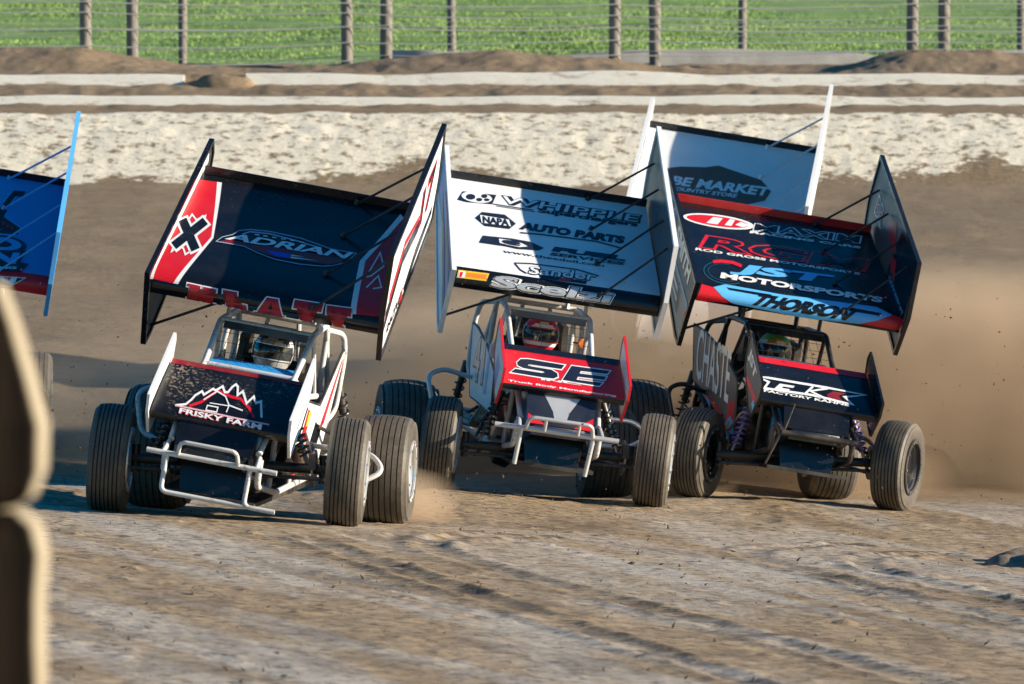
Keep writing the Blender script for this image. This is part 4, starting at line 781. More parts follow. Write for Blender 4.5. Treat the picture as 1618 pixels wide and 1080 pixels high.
   ('lettering','navy',3.8,'P',[[(0.7773,0.4005),(0.7758,0.3945),(0.772,0.3886),(0.7662,0.3831),(0.7586,0.3784),(0.7496,0.3746),(0.7396,0.3719),(0.7293,0.3705),(0.719,0.3705),(0.7092,0.3718),(0.7006,0.3744),(0.6935,0.3781),(0.6882,0.3828),(0.6851,0.3882),(0.6843,0.3941),(0.6858,0.4002),(0.6895,0.4061),(0.6954,0.4116),(0.703,0.4163),(0.712,0.4201),(0.7219,0.4228),(0.7323,0.4242),(0.7426,0.4242),(0.7523,0.4229),(0.761,0.4203),(0.7681,0.4165),(0.7733,0.4118),(0.7764,0.4064)]]),
   ('lettering.1','navy',4,'P',[[(0.6144,0.3173),(0.8583,0.3744),(0.8363,0.2647),(0.8835,0.2653),(0.8501,0.1835),(0.6234,0.1419)]]),
   ('lettering.1','sky',4.5,'T',['N',0.06,(0.6804,0.2132),(0.8137,0.2432),(0.6956,0.3156)]),
   ('lettering.2','white',4.5,'T',['RACING',0.05,(0.5965,0.1408),(0.8223,0.2021),(0.5987,0.164)]),
   ('lettering.3','white',2,'P',[[(0.6057,0.0928),(0.8821,0.1445),(0.8098,0.0358),(0.6108,-0.0081)]]),
   ('lettering.3','black',3,'P',[[(0.6061,0.084),(0.8692,0.1331),(0.806,0.0455),(0.6103,0.0029)]]),
   ('lettering.3','white',4,'T',['N',0.06,(0.7093,0.0347),(0.8221,0.0604),(0.7257,0.1109)]),
  ],
}
# ------------------------------------------------------------------ flat print
LAYER = 0.0016
def text_mesh(txt, off):
    c = bpy.data.curves.new("t", 'FONT')
    c.body = txt; c.offset = off; c.resolution_u = 3; c.fill_mode = 'FRONT'
    o = bpy.data.objects.new("t", c); COL.objects.link(o)
    dg = bpy.context.evaluated_depsgraph_get(); dg.update()
    me = bpy.data.meshes.new_from_object(o.evaluated_get(dg))
    v = [(p.co.x, p.co.y) for p in me.vertices]
    f = [tuple(q.vertices) for q in me.polygons]
    bpy.data.objects.remove(o); bpy.data.curves.remove(c); bpy.data.meshes.remove(me)
    x0 = min(p[0] for p in v); x1 = max(p[0] for p in v); y0 = min(p[1] for p in v); y1 = max(p[1] for p in v)
    return [((p[0] - x0) / (x1 - x0), (p[1] - y0) / (y1 - y0)) for p in v], f
def decals(items, parent, fn, cuts=()):
    """items: (name, colour, layer, 'P'|'T', data) in the surface's own (u, v); fn(u, v, lift) -> 3-D"""
    groups = {}
    for it in items:
        groups.setdefault(it[0], []).append(it)
    for g, lst in groups.items():
        keys = []; V = []; F = []; M = []
        for _, col, lay, typ, d in lst:
            bm = bmesh.new()
            if typ == 'P':
                for poly in d:
                    try:
                        bm.faces.new([bm.verts.new((p[0], p[1], 0)) for p in poly])
                    except ValueError:
                        pass
            else:
                tv, tf = text_mesh(d[0], d[1])
                bl, br, tl = d[2:5]
                vs = [bm.verts.new((bl[0] + x * (br[0] - bl[0]) + y * (tl[0] - bl[0]), bl[1] + x * (br[1] - bl[1]) + y * (tl[1] - bl[1]), 0)) for x, y in tv]
                for q in tf:
                    try:
                        bm.faces.new([vs[i] for i in q])
                    except ValueError:
                        pass
            bmesh.ops.triangulate(bm, faces=bm.faces)
            for c in cuts:
                bmesh.ops.bisect_plane(bm, geom=bm.verts[:] + bm.edges[:] + bm.faces[:], plane_co=(0, c, 0), plane_no=(0, 1, 0), dist=1e-6)
            if cuts:
                for c, nrm in ((0.002, -1), (0.998, 1)):
                    bmesh.ops.bisect_plane(bm, geom=bm.verts[:] + bm.edges[:] + bm.faces[:], plane_co=(0, c, 0), plane_no=(0, nrm, 0), dist=1e-6, clear_outer=True)
            if col not in keys:
                keys.append(col)
            k = keys.index(col); o = len(V)
            bm.verts.index_update()
            for p in bm.verts:
                V.append(fn(p.co.x, p.co.y, LAYER * (lay + 1)))
            for q in bm.faces:
                if q.calc_area() > 1e-9:
                    F.append(tuple(o + p.index for p in q.verts)); M.append(k)
            bm.free()
        nm = g.split('.')[0]
        me = bpy.data.meshes.new(nm)
        me.from_pydata([tuple(p) for p in V], [], F)
        for k in keys:
            me.materials.append(P[k])
        me.polygons.foreach_set('material_index', M)
        link(nm, me, parent)

# ------------------------------------------------------------------ wings
def interp(prof, v):
    if v <= prof[0][0]:
        (v0, y0, z0), (v1, y1, z1) = prof[0], prof[1]
    else:
        for (v0, y0, z0), (v1, y1, z1) in zip(prof[:-1], prof[1:]):
            if v <= v1:
                break
    t = (v - v0) / (v1 - v0)
    return y0 + t * (y1 - y0), z0 + t * (z1 - z0), (y1 - y0), (z1 - z0)
def smooth_profile(pts, n):
    q = []
    for i in range(len(pts) - 1):
        p0 = pts[max(i - 1, 0)]; p1 = pts[i]; p2 = pts[i + 1]; p3 = pts[min(i + 2, len(pts) - 1)]
        for t in np.linspace(0, 1, n, endpoint=False):
            q.append([0.5 * (2 * p1[j] + (p2[j] - p0[j]) * t + (2 * p0[j] - 5 * p1[j] + 4 * p2[j] - p3[j]) * t * t + (3 * p1[j] - p0[j] - 3 * p2[j] + p3[j]) * t ** 3) for j in (0, 1)])
    q.append(list(pts[-1]))
    z0, z1 = q[0][1], q[-1][1]
    return [((z - z0) / (z1 - z0), y, z) for y, z in q]
TOP_PROF = smooth_profile([(0.730, 1.295), (0.700, 1.345), (0.722, 1.41), (0.84, 1.488), (1.10, 1.612), (1.45, 1.775), (1.78, 1.935), (2.05, 2.085)], 4)
FRONT_PROF = smooth_profile([(-0.372, 0.575), (-0.402, 0.612), (-0.375, 0.655), (-0.26, 0.732), (-0.08, 0.838), (0.10, 0.935)], 4)
def foil_fn(prof, width, dz, dy=0.0):
    def fn(u, v, lift):
        y, z, ty, tz = interp(prof, v)
        l = math.hypot(ty, tz)
        return ((u - 0.5) * width, y + dy - tz / l * lift, z + dz + ty / l * lift)
    return fn
def foil_mesh(name, prof, width, thick, dz, col, under):
    mb = MB()
    w = width / 2; n = len(prof)
    top = [(p[1], p[2] + dz) for p in prof]
    bot = []
    for i, (y, z) in enumerate(top):
        a = top[max(i - 1, 0)]; b = top[min(i + 1, n - 1)]
        ty, tz = b[0] - a[0], b[1] - a[1]; l = math.hypot(ty, tz)
        t = thick * math.sin(math.pi * min(1, max(0, i / (n - 1)))) ** 0.5 + 0.006
        bot.append((y + tz / l * t, z - ty / l * t))
    vs = [(-w, *p) for p in top] + [(w, *p) for p in top]
    mb.mat(col).add(vs, [(i, n + i, n + i + 1, i + 1) for i in range(n - 1)])
    vs = [(-w, *p) for p in bot] + [(w, *p) for p in bot]
    mb.mat(under).add(vs, [(i, i + 1, n + i + 1, n + i) for i in range(n - 1)])
    for s in (-w, w):
        mb.add([(s, *p) for p in top] + [(s, *p) for p in bot], [(i, i + 1, n + i + 1, n + i) for i in range(n - 1)])
    mb.add([(-w, *top[0]), (w, *top[0]), (w, *bot[0]), (-w, *bot[0])], [(0, 1, 2, 3)])
    mb.add([(-w, *top[-1]), (w, *top[-1]), (w, *bot[-1]), (-w, *bot[-1])], [(0, 1, 2, 3)])
    return mb
WING_A = math.atan2(2.085 - 1.41, 2.05 - 0.722)
def board_map(org, ang):
    c = (math.cos(ang), math.sin(ang)); n = (-math.sin(ang), math.cos(ang))
    return lambda x, s, t: (x, org[0] + s * c[0] + t * n[0], org[1] + s * c[1] + t * n[1])
def side_board(mb, poly, x, fn, face, rim, t=0.010, rw=0.026, rt=0.034):
    mb.mat(face).prism(poly, x - t / 2, x + t / 2, fn)
    n = len(poly)
    mb.mat(rim)
    cx = sum(p[0] for p in poly) / n; cy = sum(p[1] for p in poly) / n
    inner = []
    for i in range(n):                       # mitred inner outline
        p0 = Vector(poly[i - 1]); p1 = Vector(poly[i]); p2 = Vector(poly[(i + 1) % n])
        d1 = (p1 - p0).normalized(); d2 = (p2 - p1).normalized()
        n1 = Vector((-d1.y, d1.x)); n2 = Vector((-d2.y, d2.x))
        if n1.dot(Vector((cx, cy)) - p1) < 0: n1 = -n1
        if n2.dot(Vector((cx, cy)) - p1) < 0: n2 = -n2
        m = (n1 + n2).normalized()
        inner.append(p1 + m * (rw / max(0.4, m.dot(n1))))
    for i in range(n):
        j = (i + 1) % n
        a, b, c, d = poly[i], poly[j], inner[j], inner[i]
        a = (a[0] + (a[0] - d[0]) * .08, a[1] + (a[1] - d[1]) * .08); b = (b[0] + (b[0] - c[0]) * .08, b[1] + (b[1] - c[1]) * .08)
        mb.hull8([fn(x - rt / 2, *q) for q in (a, b, c, d)], [fn(x + rt / 2, *q) for q in (a, b, c, d)])
LB = [(-0.01, 0.51), (-0.13, 0.10), (-0.05, -0.25), (0.55, -0.20), (1.76, -0.14), (1.88, 0.14), (1.87, 0.54)]
RB = [(-0.10, 0.10), (-0.02, -0.47), (0.14, -0.48), (1.05, -0.36), (1.72, -0.26), (1.86, 0.02), (1.80, 0.15)]

# ------------------------------------------------------------------ wheels
CACHE = {}
def tyre_mesh(rad, w, rim, ribs, flat_):
    k = ('tyre', rad, w, rim)
    if k in CACHE:
        return CACHE[k]
    prof = []
    h = w / 2
    prof += [(-h * 0.80, rim - 0.012), (-h * 0.90, rim + 0.006), (-h * 0.985, rim + (rad - rim) * 0.25), (-h * 1.02, rim + (rad - rim) * 0.52), (-h * 0.985, rim + (rad - rim) * 0.78), (-h * 0.93, rad * 0.968 - flat_)]
    tw = h * 0.86; step = 2 * tw / ribs; gv = 0.009
    for i in range(ribs):
        x0 = -tw + i * step; x1 = x0 + step
        cr = lambda x: rad - flat_ * (abs(x) / h) ** 2.4
        prof += [(x0 + gv / 2, cr(x0 + gv / 2)), (x1 - gv / 2, cr(x1 - gv / 2))]
        if i < ribs - 1:
            prof += [(x1 - gv / 2 + .002, cr(x1) - 0.011), (x1 + gv / 2 - .002, cr(x1) - 0.011)]
    prof += [(-a, r) for a, r in prof[:6][::-1]]
    mb = MB().mat('tyre'); mb.lathe(prof, 72)
    me = mb.mesh("tyre", 35)
    at = me.attributes.new("wear", 'FLOAT', 'POINT')
    n = len(prof); vals = []
    for a, r in prof:
        vals.append(0.95 if r > rad * 0.955 and not (r < rad - flat_ - 0.004) else (1.0 if r > rad * 0.88 else 0.7))
    # recessed grooves stay dark rubber
    vals = [0.3 if (6 <= i < n - 6 and (i - 6) % 4 in (2, 3)) else v for i, v in enumerate(vals)]
    at.data.foreach_set('value', np.tile(np.array(vals, np.float32), 72))
    CACHE[k] = me
    return me
def rim_mesh(w, rim, style):
    k = ('rim', w, rim, style)
    if k in CACHE:
        return CACHE[k]
    h = w / 2; mb = MB()
    met = {'chrome': 'chrome', 'dark': 'dark_steel', 'white': 'chrome'}[style]
    mb.mat(met)
    mb.lathe([(-h * 0.86, rim - 0.004), (-h * 0.92, rim + 0.010), (-h * 0.97, rim + 0.008), (-h * 0.965, rim - 0.014), (-h * 0.75, rim - 0.03), (-h * 0.3, rim - 0.05), (h * 0.3, rim - 0.05), (h * 0.72, rim - 0.03), (h * 0.965, rim - 0.014), (h * 0.97, rim + 0.008), (h * 0.92, rim + 0.010), (h * 0.86, rim - 0.004)], 48)
    # bead-lock rings
    for s in (-1, 1):
        mb.lathe([(s * h * 0.965, rim - 0.020), (s * (h * 0.965 + 0.010), rim - 0.018), (s * (h * 0.965 + 0.010), rim + 0.012), (s * h * 0.965, rim + 0.014)], 48, close=True)
        for q in range(10):
            g = q * 0.6283
            mb.mat('steel').box((s * (h * 0.965 + 0.012), (rim - 0.003) * math.cos(g), (rim - 0.003) * math.sin(g)), (0.010, 0.014, 0.014), Matrix.Rotation(g, 3, 'X'))
        mb.mat(met)
    # dished centre, hub and nut
    for s in (-1, 1):
        mb.lathe([(s * h * 0.30, rim - 0.05), (s * h * 0.22, rim * 0.62), (s * h * 0.10, rim * 0.40), (s * h * 0.12, rim * 0.30)], 36)
        mb.mat('dark_steel').lathe([(s * h * 0.10, rim * 0.32), (s * h * 0.45, rim * 0.26), (s * h * 0.52, rim * 0.20), (s * h * 0.52, 0.0005)], 24)
        mb.mat(met)
    me = mb.mesh("wheel", 30)
    CACHE[k] = me
    return me
def wheel(parent, x, y, z, rad, w, rim, ribs, steer, camber, style, flat_):
    m = Matrix.Translation((x, y, z)) @ Matrix.Rotation(steer, 4, 'Z') @ Matrix.Rotation(camber, 4, 'Y') @ Matrix.Rotation(random.uniform(0, 6), 4, 'X')
    wo = link("wheel", rim_mesh(w, rim, style), parent, m)
    link("tyre", tyre_mesh(rad, w, rim, ribs, flat_), wo)
    if style == 'dark' :
        mb = MB().mat('black')
        for s in (-1, 1):
            mb.lathe([(s * w * 0.40, rim - 0.03), (s * w * 0.36, rim * 0.8), (s * w * 0.33, rim * 0.3), (s * w * 0.33, 0.0005)], 36)
        part("wheel_cover", mb, wo)
    return wo

# ------------------------------------------------------------------ the sprint car
def shock(mb, a, b, spring):
    a = Vector(a); b = Vector(b)
    mb.mat('steel').tube([a, b], 0.013, 8)
    mb.mat('black_tube').tube([a, a + (b - a) * 0.45], 0.026, 10)
    d = (b - a); L = d.length; t = d.normalized(); u = t.orthogonal().normalized(); w = t.cross(u)
    pts = []
    for i in range(7 * 12 + 1):
        g = i / 12 * 2 * math.pi
        pts.append(a + t * L * (0.18 + 0.68 * i / 84) + (u * math.cos(g) + w * math.sin(g)) * 0.038)
    mb.mat(spring).tube(pts, 0.0075, 6)
def make_car(cfg):
    X, Y, yaw = cfg['x'], cfg['y'], R(cfg['yaw'])
    e = 0.6
    gy = (float(ground_z(X, Y + 2.2)) - float(ground_z(X, Y))) / 2.2 if Y > 39 else 0.0
    e = 0.76
    gx = (float(ground_z(X + e, Y)) - float(ground_z(X - e, Y))) / (2 * e)
    gz = (float(ground_z(X + e, Y)) + float(ground_z(X - e, Y))) / 2
    base = Matrix.Translation((X, Y, gz)) @ Matrix.Rotation(math.atan(gy), 4, 'X') @ Matrix.Rotation(-math.atan(gx), 4, 'Y') @ Matrix.Rotation(yaw, 4, 'Z')
    root = empty("sprint_car", base)
    tag(root, cfg['label'], "race car", "winged sprint cars racing on the dirt track")
    C = Matrix.Translation((cfg.get('shift', 0), 0, 0.30 + cfg.get('lift', 0))) @ Matrix.Rotation(R(cfg['roll']), 4, 'Y') @ Matrix.Rotation(R(cfg.get('pitch', 0)), 4, 'X') @ Matrix.Translation((0, 0, -0.30))
    tubec = cfg['tube']; bodyc = cfg['body']; rimstyle = cfg.get('rim', 'chrome')
    st = -R(cfg['steer'])
    fr = cfg.get('fr', 0.345)
    W = cfg.get('W', 1.52)
    def settle(x, y):                            # height of the dirt under a wheel, in the car's own frame
        p = base @ Vector((x, y, 0))
        return float(ground_z(p.x, p.y)) - p.z - 0.008
    tx = cfg.get('track', 0.755); wf = 0.24
    ff_ = cfg.get('rim_front', rimstyle)
    for x_, y_, rr_, w_, ribs_, st_, cm_, sty_, fl_ in ((-tx, 0, fr, wf, 8, st, R(cfg.get('fcam', 2)), ff_, .018), (tx, 0, fr, wf, 8, st, R(cfg.get('fcam', 2)), ff_, .018),
                                                        (-0.80, 2.15, 0.43, 0.44, 9, 0, 0, rimstyle, .045), (0.745, 2.15, 0.37, 0.36, 8, 0, 0, rimstyle, .022)):
        wheel(root, x_, y_, rr_ + settle(x_, y_), rr_, w_, 0.195, ribs_, st_, cm_, sty_, fl_)
    rz = (settle(-.8, 2.15) + settle(.745, 2.15)) / 2
    # axles
    mb = MB().mat('black_tube')
    mb.tube([(-0.62, 0, fr), (0.62, 0, fr)], 0.033, 12)
    for s in (-1, 1):
        mb.tube([(s * 0.60, 0.0, fr - 0.09), (s * 0.60, 0.0, fr + 0.09)], 0.026, 10)
        mb.tube([(s * 0.60, -0.10, fr - 0.06), (s * 0.60, 0.03, fr - 0.06)], 0.014, 8)
    mb.tube([(-0.60, -0.12, fr - 0.055), (0.60, -0.12, fr - 0.055)], 0.013, 8)
    part("front_axle", mb, root)
    mb = MB().mat('black_tube')
    mb.tube([(-0.60, 2.15, 0.41 + rz), (0.60, 2.15, 0.38 + rz)], 0.032, 12)
    mb.mat('dark_steel').lathe([(-0.09, 0.05), (-0.07, 0.13), (0.03, 0.16), (0.10, 0.10), (0.12, 0.05)], 20, 'x', (-0.05, 2.15, 0.39 + rz))
    part("rear_axle", mb, root)
    mb = MB().mat('steel')
    mb.lathe([(-0.006, 0.06), (-0.006, 0.125), (0.006, 0.125), (0.006, 0.06)], 28, 'x', (0.545, 0.0, fr), True)
    mb.mat('dark_steel').box((0.545, -0.105, fr + 0.05), (0.045, 0.06, 0.10))
    part("brake_disc", mb, root)
    # springs
    for s in (-1, 1):
        mb = MB(); shock(mb, (s * 0.36, 0.03, 0.74), (s * 0.50, 0.0, fr + 0.03), cfg.get('spring', 'dark_steel')); part("shock_absorber", mb, root)
        mb = MB(); shock(mb, (s * 0.40, 2.02, 0.86), (s * 0.50, 2.15, 0.42 + rz), 'black_tube'); part("shock_absorber", mb, root)
        for (a, b) in (((s * 0.52, 0.02, fr + 0.07), (s * 0.36, 0.85, 0.52)), ((s * 0.52, 0.02, fr - 0.07), (s * 0.36, 0.80, 0.30)), ((s * 0.52, 2.1, 0.52 + rz), (s * 0.37, 1.35, 0.55)), ((s * 0.52, 2.1, 0.30 + rz), (s * 0.37, 1.30, 0.28))):
            mb = MB().mat('black_tube' if cfg['dark_rods'] else 'steel'); mb.tube([a, b], 0.014, 8); part("radius_rod", mb, root)
    # frame and cage
    mb = MB().mat(tubec); r = 0.0205
    for s in (-1, 1):
        mb.tube([(s * 0.28, -0.40, 0.47), (s * 0.30, 0.0, 0.73), (s * 0.295, 0.50, 0.92), (s * 0.31, 0.96, 1.185), (s * 0.305, 1.02, 1.20), (s * 0.30, 1.62, 1.25), (s * 0.30, 1.72, 1.20), (s * 0.31, 1.80, 0.34)], r, 10, bend=0.06)
        mb.tube([(s * 0.30, 1.64, 1.23), (s * 0.33, 2.30, 0.60), (s * 0.30, 2.42, 0.52)], r * 0.9, 10, bend=0.08)
        mb.tube([(s * 0.30, -0.42, 0.44), (s * 0.30, -0.38, 0.27), (s * 0.33, 0.3, 0.20), (s * 0.34, 2.20, 0.24)], r, 10, bend=0.06)
        mb.tube([(s * 0.295, 0.50, 0.92), (s * 0.34, 0.9, 0.80), (s * 0.34, 1.78, 0.78)], r, 10, bend=0.08)
        mb.tube([(s * 0.34, 0.9, 0.80), (s * 0.33, 0.85, 0.22)], r * 0.9, 10)
        mb.tube([(s * 0.31, 1.00, 1.18), (s * 0.34, 1.30, 0.79)], r * 0.75, 8)
        mb.tube([(s * 0.30, 0.02, 0.73), (s * 0.31, 0.10, 0.22)], r * 0.9, 8)
    for s in (-1, 1):                            # hoops beside the tail
        mb.tube([(s * 0.30, 1.70, 1.22), (s * 0.39, 1.92, 1.20), (s * 0.41, 1.98, 1.05), (s * 0.41, 1.98, 0.68), (s * 0.34, 1.80, 0.55)], r * 0.95, 10, bend=0.07)
    for y, z, w in ((0.98, 1.195, 0.31), (1.66, 1.245, 0.30), (0.50, 0.92, 0.295), (1.78, 0.78, 0.34), (0.0, 0.73, 0.30)):
        mb.tube([(-w, y, z), (w, y, z)], r, 10)
    mb.tube([(-0.20, 1.80, 0.55), (-0.10, 1.70, 1.25)], r * 0.8, 8)
    mb.tube([(0.20, 1.80, 0.55), (0.10, 1.70, 1.25)], r * 0.8, 8)
    part("roll_cage", mb, root, C)
    # cage cross plate over the opening, with the rock screen wires under it
    mb = MB().mat(cfg.get('halo', 'steel'))
    mb.box((0, 0.952, 1.168), (0.56, 0.012, 0.052), Matrix.Rotation(R(-30), 3, 'X'))
    part("halo_plate", mb, root, C)
    mb = MB().mat('wire')
    for k in range(cfg.get('screen', 9)):
        n_ = cfg.get('screen', 9)
        x = -0.26 + 0.52 * (k + 0.5) / n_
        mb.tube([(x, 0.94, 1.15), (x, 0.60, 0.955)], 0.0019, 5)
    for t in (0.15, 0.45, 0.75):
        mb.tube([(-0.285, 0.94 - 0.34 * t, 1.15 - 0.195 * t), (0.285, 0.94 - 0.34 * t, 1.15 - 0.195 * t)], 0.0019, 5)
    part("rock_screen", mb, root, C)
    # wing posts
    for s in (-1, 1):
        mb = MB().mat(cfg.get('post', tubec))
        mb.tube([(s * 0.30, 1.20, 1.22), (s * 0.30, 1.14, 1.56)], 0.015, 8)
        mb.tube([(s * 0.22, 1.64, 1.24), (s * 0.26, 1.78, 1.84)], 0.018, 8)
        part("wing_post", mb, root, C)
    # engine, belly, exhaust
    mb = MB().mat('black')
    mb.hull8([(-0.19, -0.30, 0.15), (0.19, -0.30, 0.15), (0.19, 0.85, 0.14), (-0.19, 0.85, 0.14)], [(-0.24, -0.24, 0.50), (0.24, -0.24, 0.50), (0.26, 0.85, 0.62), (-0.26, 0.85, 0.62)])
    for s in (-1, 1):
        mb.box((s * 0.22, 0.45, 0.60), (0.16, 0.62, 0.14), Matrix.Rotation(R(-s * 40), 3, 'Y'))
    part("engine", mb, root, C)
    mb = MB().mat('satin_black')
    mb.hull8([(-0.30, -0.36, 0.13), (0.30, -0.36, 0.13), (0.33, 2.2, 0.16), (-0.33, 2.2, 0.16)], [(-0.30, -0.36, 0.155), (0.30, -0.36, 0.155), (0.33, 2.2, 0.20), (-0.33, 2.2, 0.20)])
    part("belly_pan", mb, root, C)
    for s in (-1, 1):
        mb = MB().mat('exhaust')
        for k in range(4):
            y = 0.20 + 0.15 * k
            mb.tube([(s * 0.27, y, 0.55), (s * 0.40, y + 0.03, 0.52), (s * 0.43, y + 0.15, 0.40), (s * 0.41, 1.0, 0.34)], 0.024, 8, bend=0.06)
        mb.tube([(s * 0.41, 0.95, 0.34), (s * 0.44, 1.75, 0.32)], 0.048, 12)
        part("exhaust", mb, root, C)
    # hood, nose
    dz = cfg.get('fw_dz', 0)
    mb = MB().mat(bodyc)
    secs = [(-0.46, 0.20, 0.36, 0.46), (-0.34, 0.25, 0.30, 0.58), (0.02, 0.265, 0.30, 0.70), (0.45, 0.275, 0.45, 0.885), (0.62, 0.275, 0.60, 0.915), (0.80, 0.265, 0.70, 0.895)]
    vs = []; m = 10
    for y, w, zb, zt in secs:
        for k in range(m):
            t = k / (m - 1)
            a = math.pi * t
            cx = -math.cos(a); sx = math.sin(a)
            vs.append((w * math.copysign(abs(cx) ** 0.55, cx), y, zb + (zt - zb) * sx ** 0.5))
    fs = [(i * m + k, i * m + k + 1, (i + 1) * m + k + 1, (i + 1) * m + k) for i in range(len(secs) - 1) for k in range(m - 1)]
    fs.append(tuple(range(m))); fs.append(tuple((len(secs) - 1) * m + k for k in range(m)))
    mb.add(vs, fs)
    hood = part("hood", mb, root, C, 50)
    if cfg.get('dash'):
        mb = MB().mat(cfg['dash'])
        mb.hull8([(-0.27, 0.50, 0.905), (0.27, 0.50, 0.905), (0.27, 0.70, 0.94), (-0.27, 0.70, 0.94)], [(-0.27, 0.50, 0.93), (0.27, 0.50, 0.93), (0.27, 0.70, 0.965), (-0.27, 0.70, 0.965)])
        part("windscreen_cowl", mb, root, C)
    nose = MB().mat(cfg['nose'])
    a = [(-0.245, -0.465, 0.44), (0.245, -0.465, 0.44), (0.25, -0.36, 0.66), (-0.25, -0.36, 0.66)]
    b = [(-0.245, -0.44, 0.44), (0.245, -0.44, 0.44), (0.25, -0.335, 0.66), (-0.25, -0.335, 0.66)]
    nose.hull8(a, b)
    no = part("nose_panel", nose, root, C)
    if cfg.get('nose_decal'):
        decals(cfg['nose_decal'], no, lambda u, v, l: ((u - 0.5) * 0.49, -0.465 + 0.105 * v - 0.9 * l, 0.44 + 0.22 * v + 0.43 * l))
    # seat, head rests, wheel
    mb = MB().mat('satin_black')
    mb.hull8([(-0.21, 1.35, 0.32), (0.21, 1.35, 0.32), (0.21, 1.55, 0.30), (-0.21, 1.55, 0.30)], [(-0.24, 1.60, 0.98), (0.24, 1.60, 0.98), (0.24, 1.68, 0.98), (-0.24, 1.68, 0.98)])
    mb.hull8([(-0.20, 1.0, 0.26), (0.20, 1.0, 0.26), (0.20, 1.5, 0.24), (-0.20, 1.5, 0.24)], [(-0.20, 1.0, 0.34), (0.20, 1.0, 0.34), (0.20, 1.5, 0.32), (-0.20, 1.5, 0.32)])
    mb.hull8([(-0.12, 1.58, 0.96), (0.12, 1.58, 0.96), (0.12, 1.66, 0.96), (-0.12, 1.66, 0.96)], [(-0.11, 1.60, 1.19), (0.11, 1.60, 1.19), (0.11, 1.66, 1.19), (-0.11, 1.66, 1.19)])
    part("seat", mb, root, C)
    for s in (-1, 1):
        mb = MB().mat('satin_black')
        mb.hull8([(s * 0.185, 1.36, 0.92), (s * 0.225, 1.36, 0.92), (s * 0.215, 1.60, 0.92), (s * 0.165, 1.60, 0.92)], [(s * 0.18, 1.38, 1.11), (s * 0.22, 1.38, 1.11), (s * 0.205, 1.60, 1.15), (s * 0.16, 1.60, 1.15)])
        part("head_rest", mb, root, C)
    mb = MB().mat('satin_black')
    rot = Matrix.Rotation(R(-25), 4, 'X')
    ring = [rot @ Vector((0.165 * math.cos(g), 0, 0.165 * math.sin(g))) + Vector((0, 0.92, 0.74)) for g in np.linspace(0, 2 * math.pi, 25)]
    mb.tube(ring, 0.014, 8, caps=False)
    for g in (0.5, 2.6, 4.71):
        mb.tube([(0, 0.92, 0.74), rot @ Vector((0.16 * math.cos(g), 0, 0.16 * math.sin(g))) + Vector((0, 0.92, 0.74))], 0.010, 6)
    mb.tube([(0, 0.92, 0.74), (0, 0.55, 0.60)], 0.014, 6)
    part("steering_wheel", mb, root, C)
    # tail tank
    mb = MB().mat(cfg['tank'])
    secs = [(1.92, 0.28, 0.42, 0.84), (2.10, 0.31, 0.38, 0.90), (2.45, 0.31, 0.40, 0.90), (2.72, 0.24, 0.46, 0.78), (2.84, 0.12, 0.54, 0.68)]
    vs = []; m = 14
    for y, w, zb, zt in secs:
        for k in range(m):
            g = 2 * math.pi * k / m
            c_, s_ = math.cos(g), math.sin(g)
            vs.append((w * math.copysign(abs(c_) ** 0.6, c_), y, (zb + zt) / 2 + (zt - zb) / 2 * math.copysign(abs(s_) ** 0.6, s_)))
    fs = [(i * m + k, i * m + (k + 1) % m, (i + 1) * m + (k + 1) % m, (i + 1) * m + k) for i in range(len(secs) - 1) for k in range(m)]
    fs += [tuple(range(m)), tuple((len(secs) - 1) * m + k for k in range(m))]
    mb.add(vs, fs)
    part("fuel_tank", mb, root, C, 50)
    # side body panels
    for s, key in ((-1, 'panel_right'), (1, 'panel_left')):
        pc = cfg.get(key)
        if not pc:
            continue
        poly, col, x_off, lean, dec = pc
        fnp = lambda x, a, b, s=s, x_off=x_off, lean=lean: (s * (x_off + lean * (b - 0.5)) + x, a, b)
        mb = MB().mat(col); mb.prism(poly, -0.006, 0.006, fnp)
        for i in range(len(poly)):
            mb.mat(cfg.get('panel_rim', 'satin_black')).tube([fnp(0, *poly[i]), fnp(0, *poly[(i + 1) % len(poly)])], 0.010, 6)
        po = part("side_panel", mb, root, C)
        if dec:
            ys = [p[0] for p in poly]; zs = [p[1] for p in poly]
            y0, y1, z0, z1 = min(ys), max(ys), min(zs), max(zs)
            if s < 0:
                decals(dec, po, lambda u, v, l: fnp(-0.006 - l, y1 + (y0 - y1) * u, z0 + (z1 - z0) * v))
            else:
                decals(dec, po, lambda u, v, l: fnp(0.006 + l, y0 + (y1 - y0) * u, z0 + (z1 - z0) * v))
    # bumpers and nerf bars
    bt = cfg.get('bumper_tube', tubec)
    mb = MB().mat(bt)
    for pts, rr in cfg['bumper']:
        mb.tube(pts, rr, 10, bend=0.045)
    part("front_bumper", mb, root, C)
    mb = MB().mat(cfg.get('nerf', tubec))
    mb.tube([(-0.34, 1.05, 0.30), (-0.72, 1.12, 0.36), (-0.80, 1.16, 0.62), (-0.68, 1.24, 0.68), (-0.33, 1.50, 0.62)], 0.018, 10, bend=0.07)
    part("nerf_bar", mb, root, C)
    mb = MB().mat(cfg.get('nerf', tubec))
    mb.tube([(0.34, 1.0, 0.28), (0.76, 1.10, 0.30), (0.90, 1.16, 0.40), (0.80, 1.24, 0.49), (0.34, 1.45, 0.46)], 0.018, 10, bend=0.07)
    part("nerf_bar", mb, root, C)
    mb = MB().mat(cfg.get('nerf', tubec))
    mb.tube([(-0.30, 2.35, 0.30), (-0.34, 2.95, 0.34), (0.34, 2.95, 0.34), (0.30, 2.35, 0.30)], 0.018, 10, bend=0.08)
    part("rear_bumper", mb, root, C)
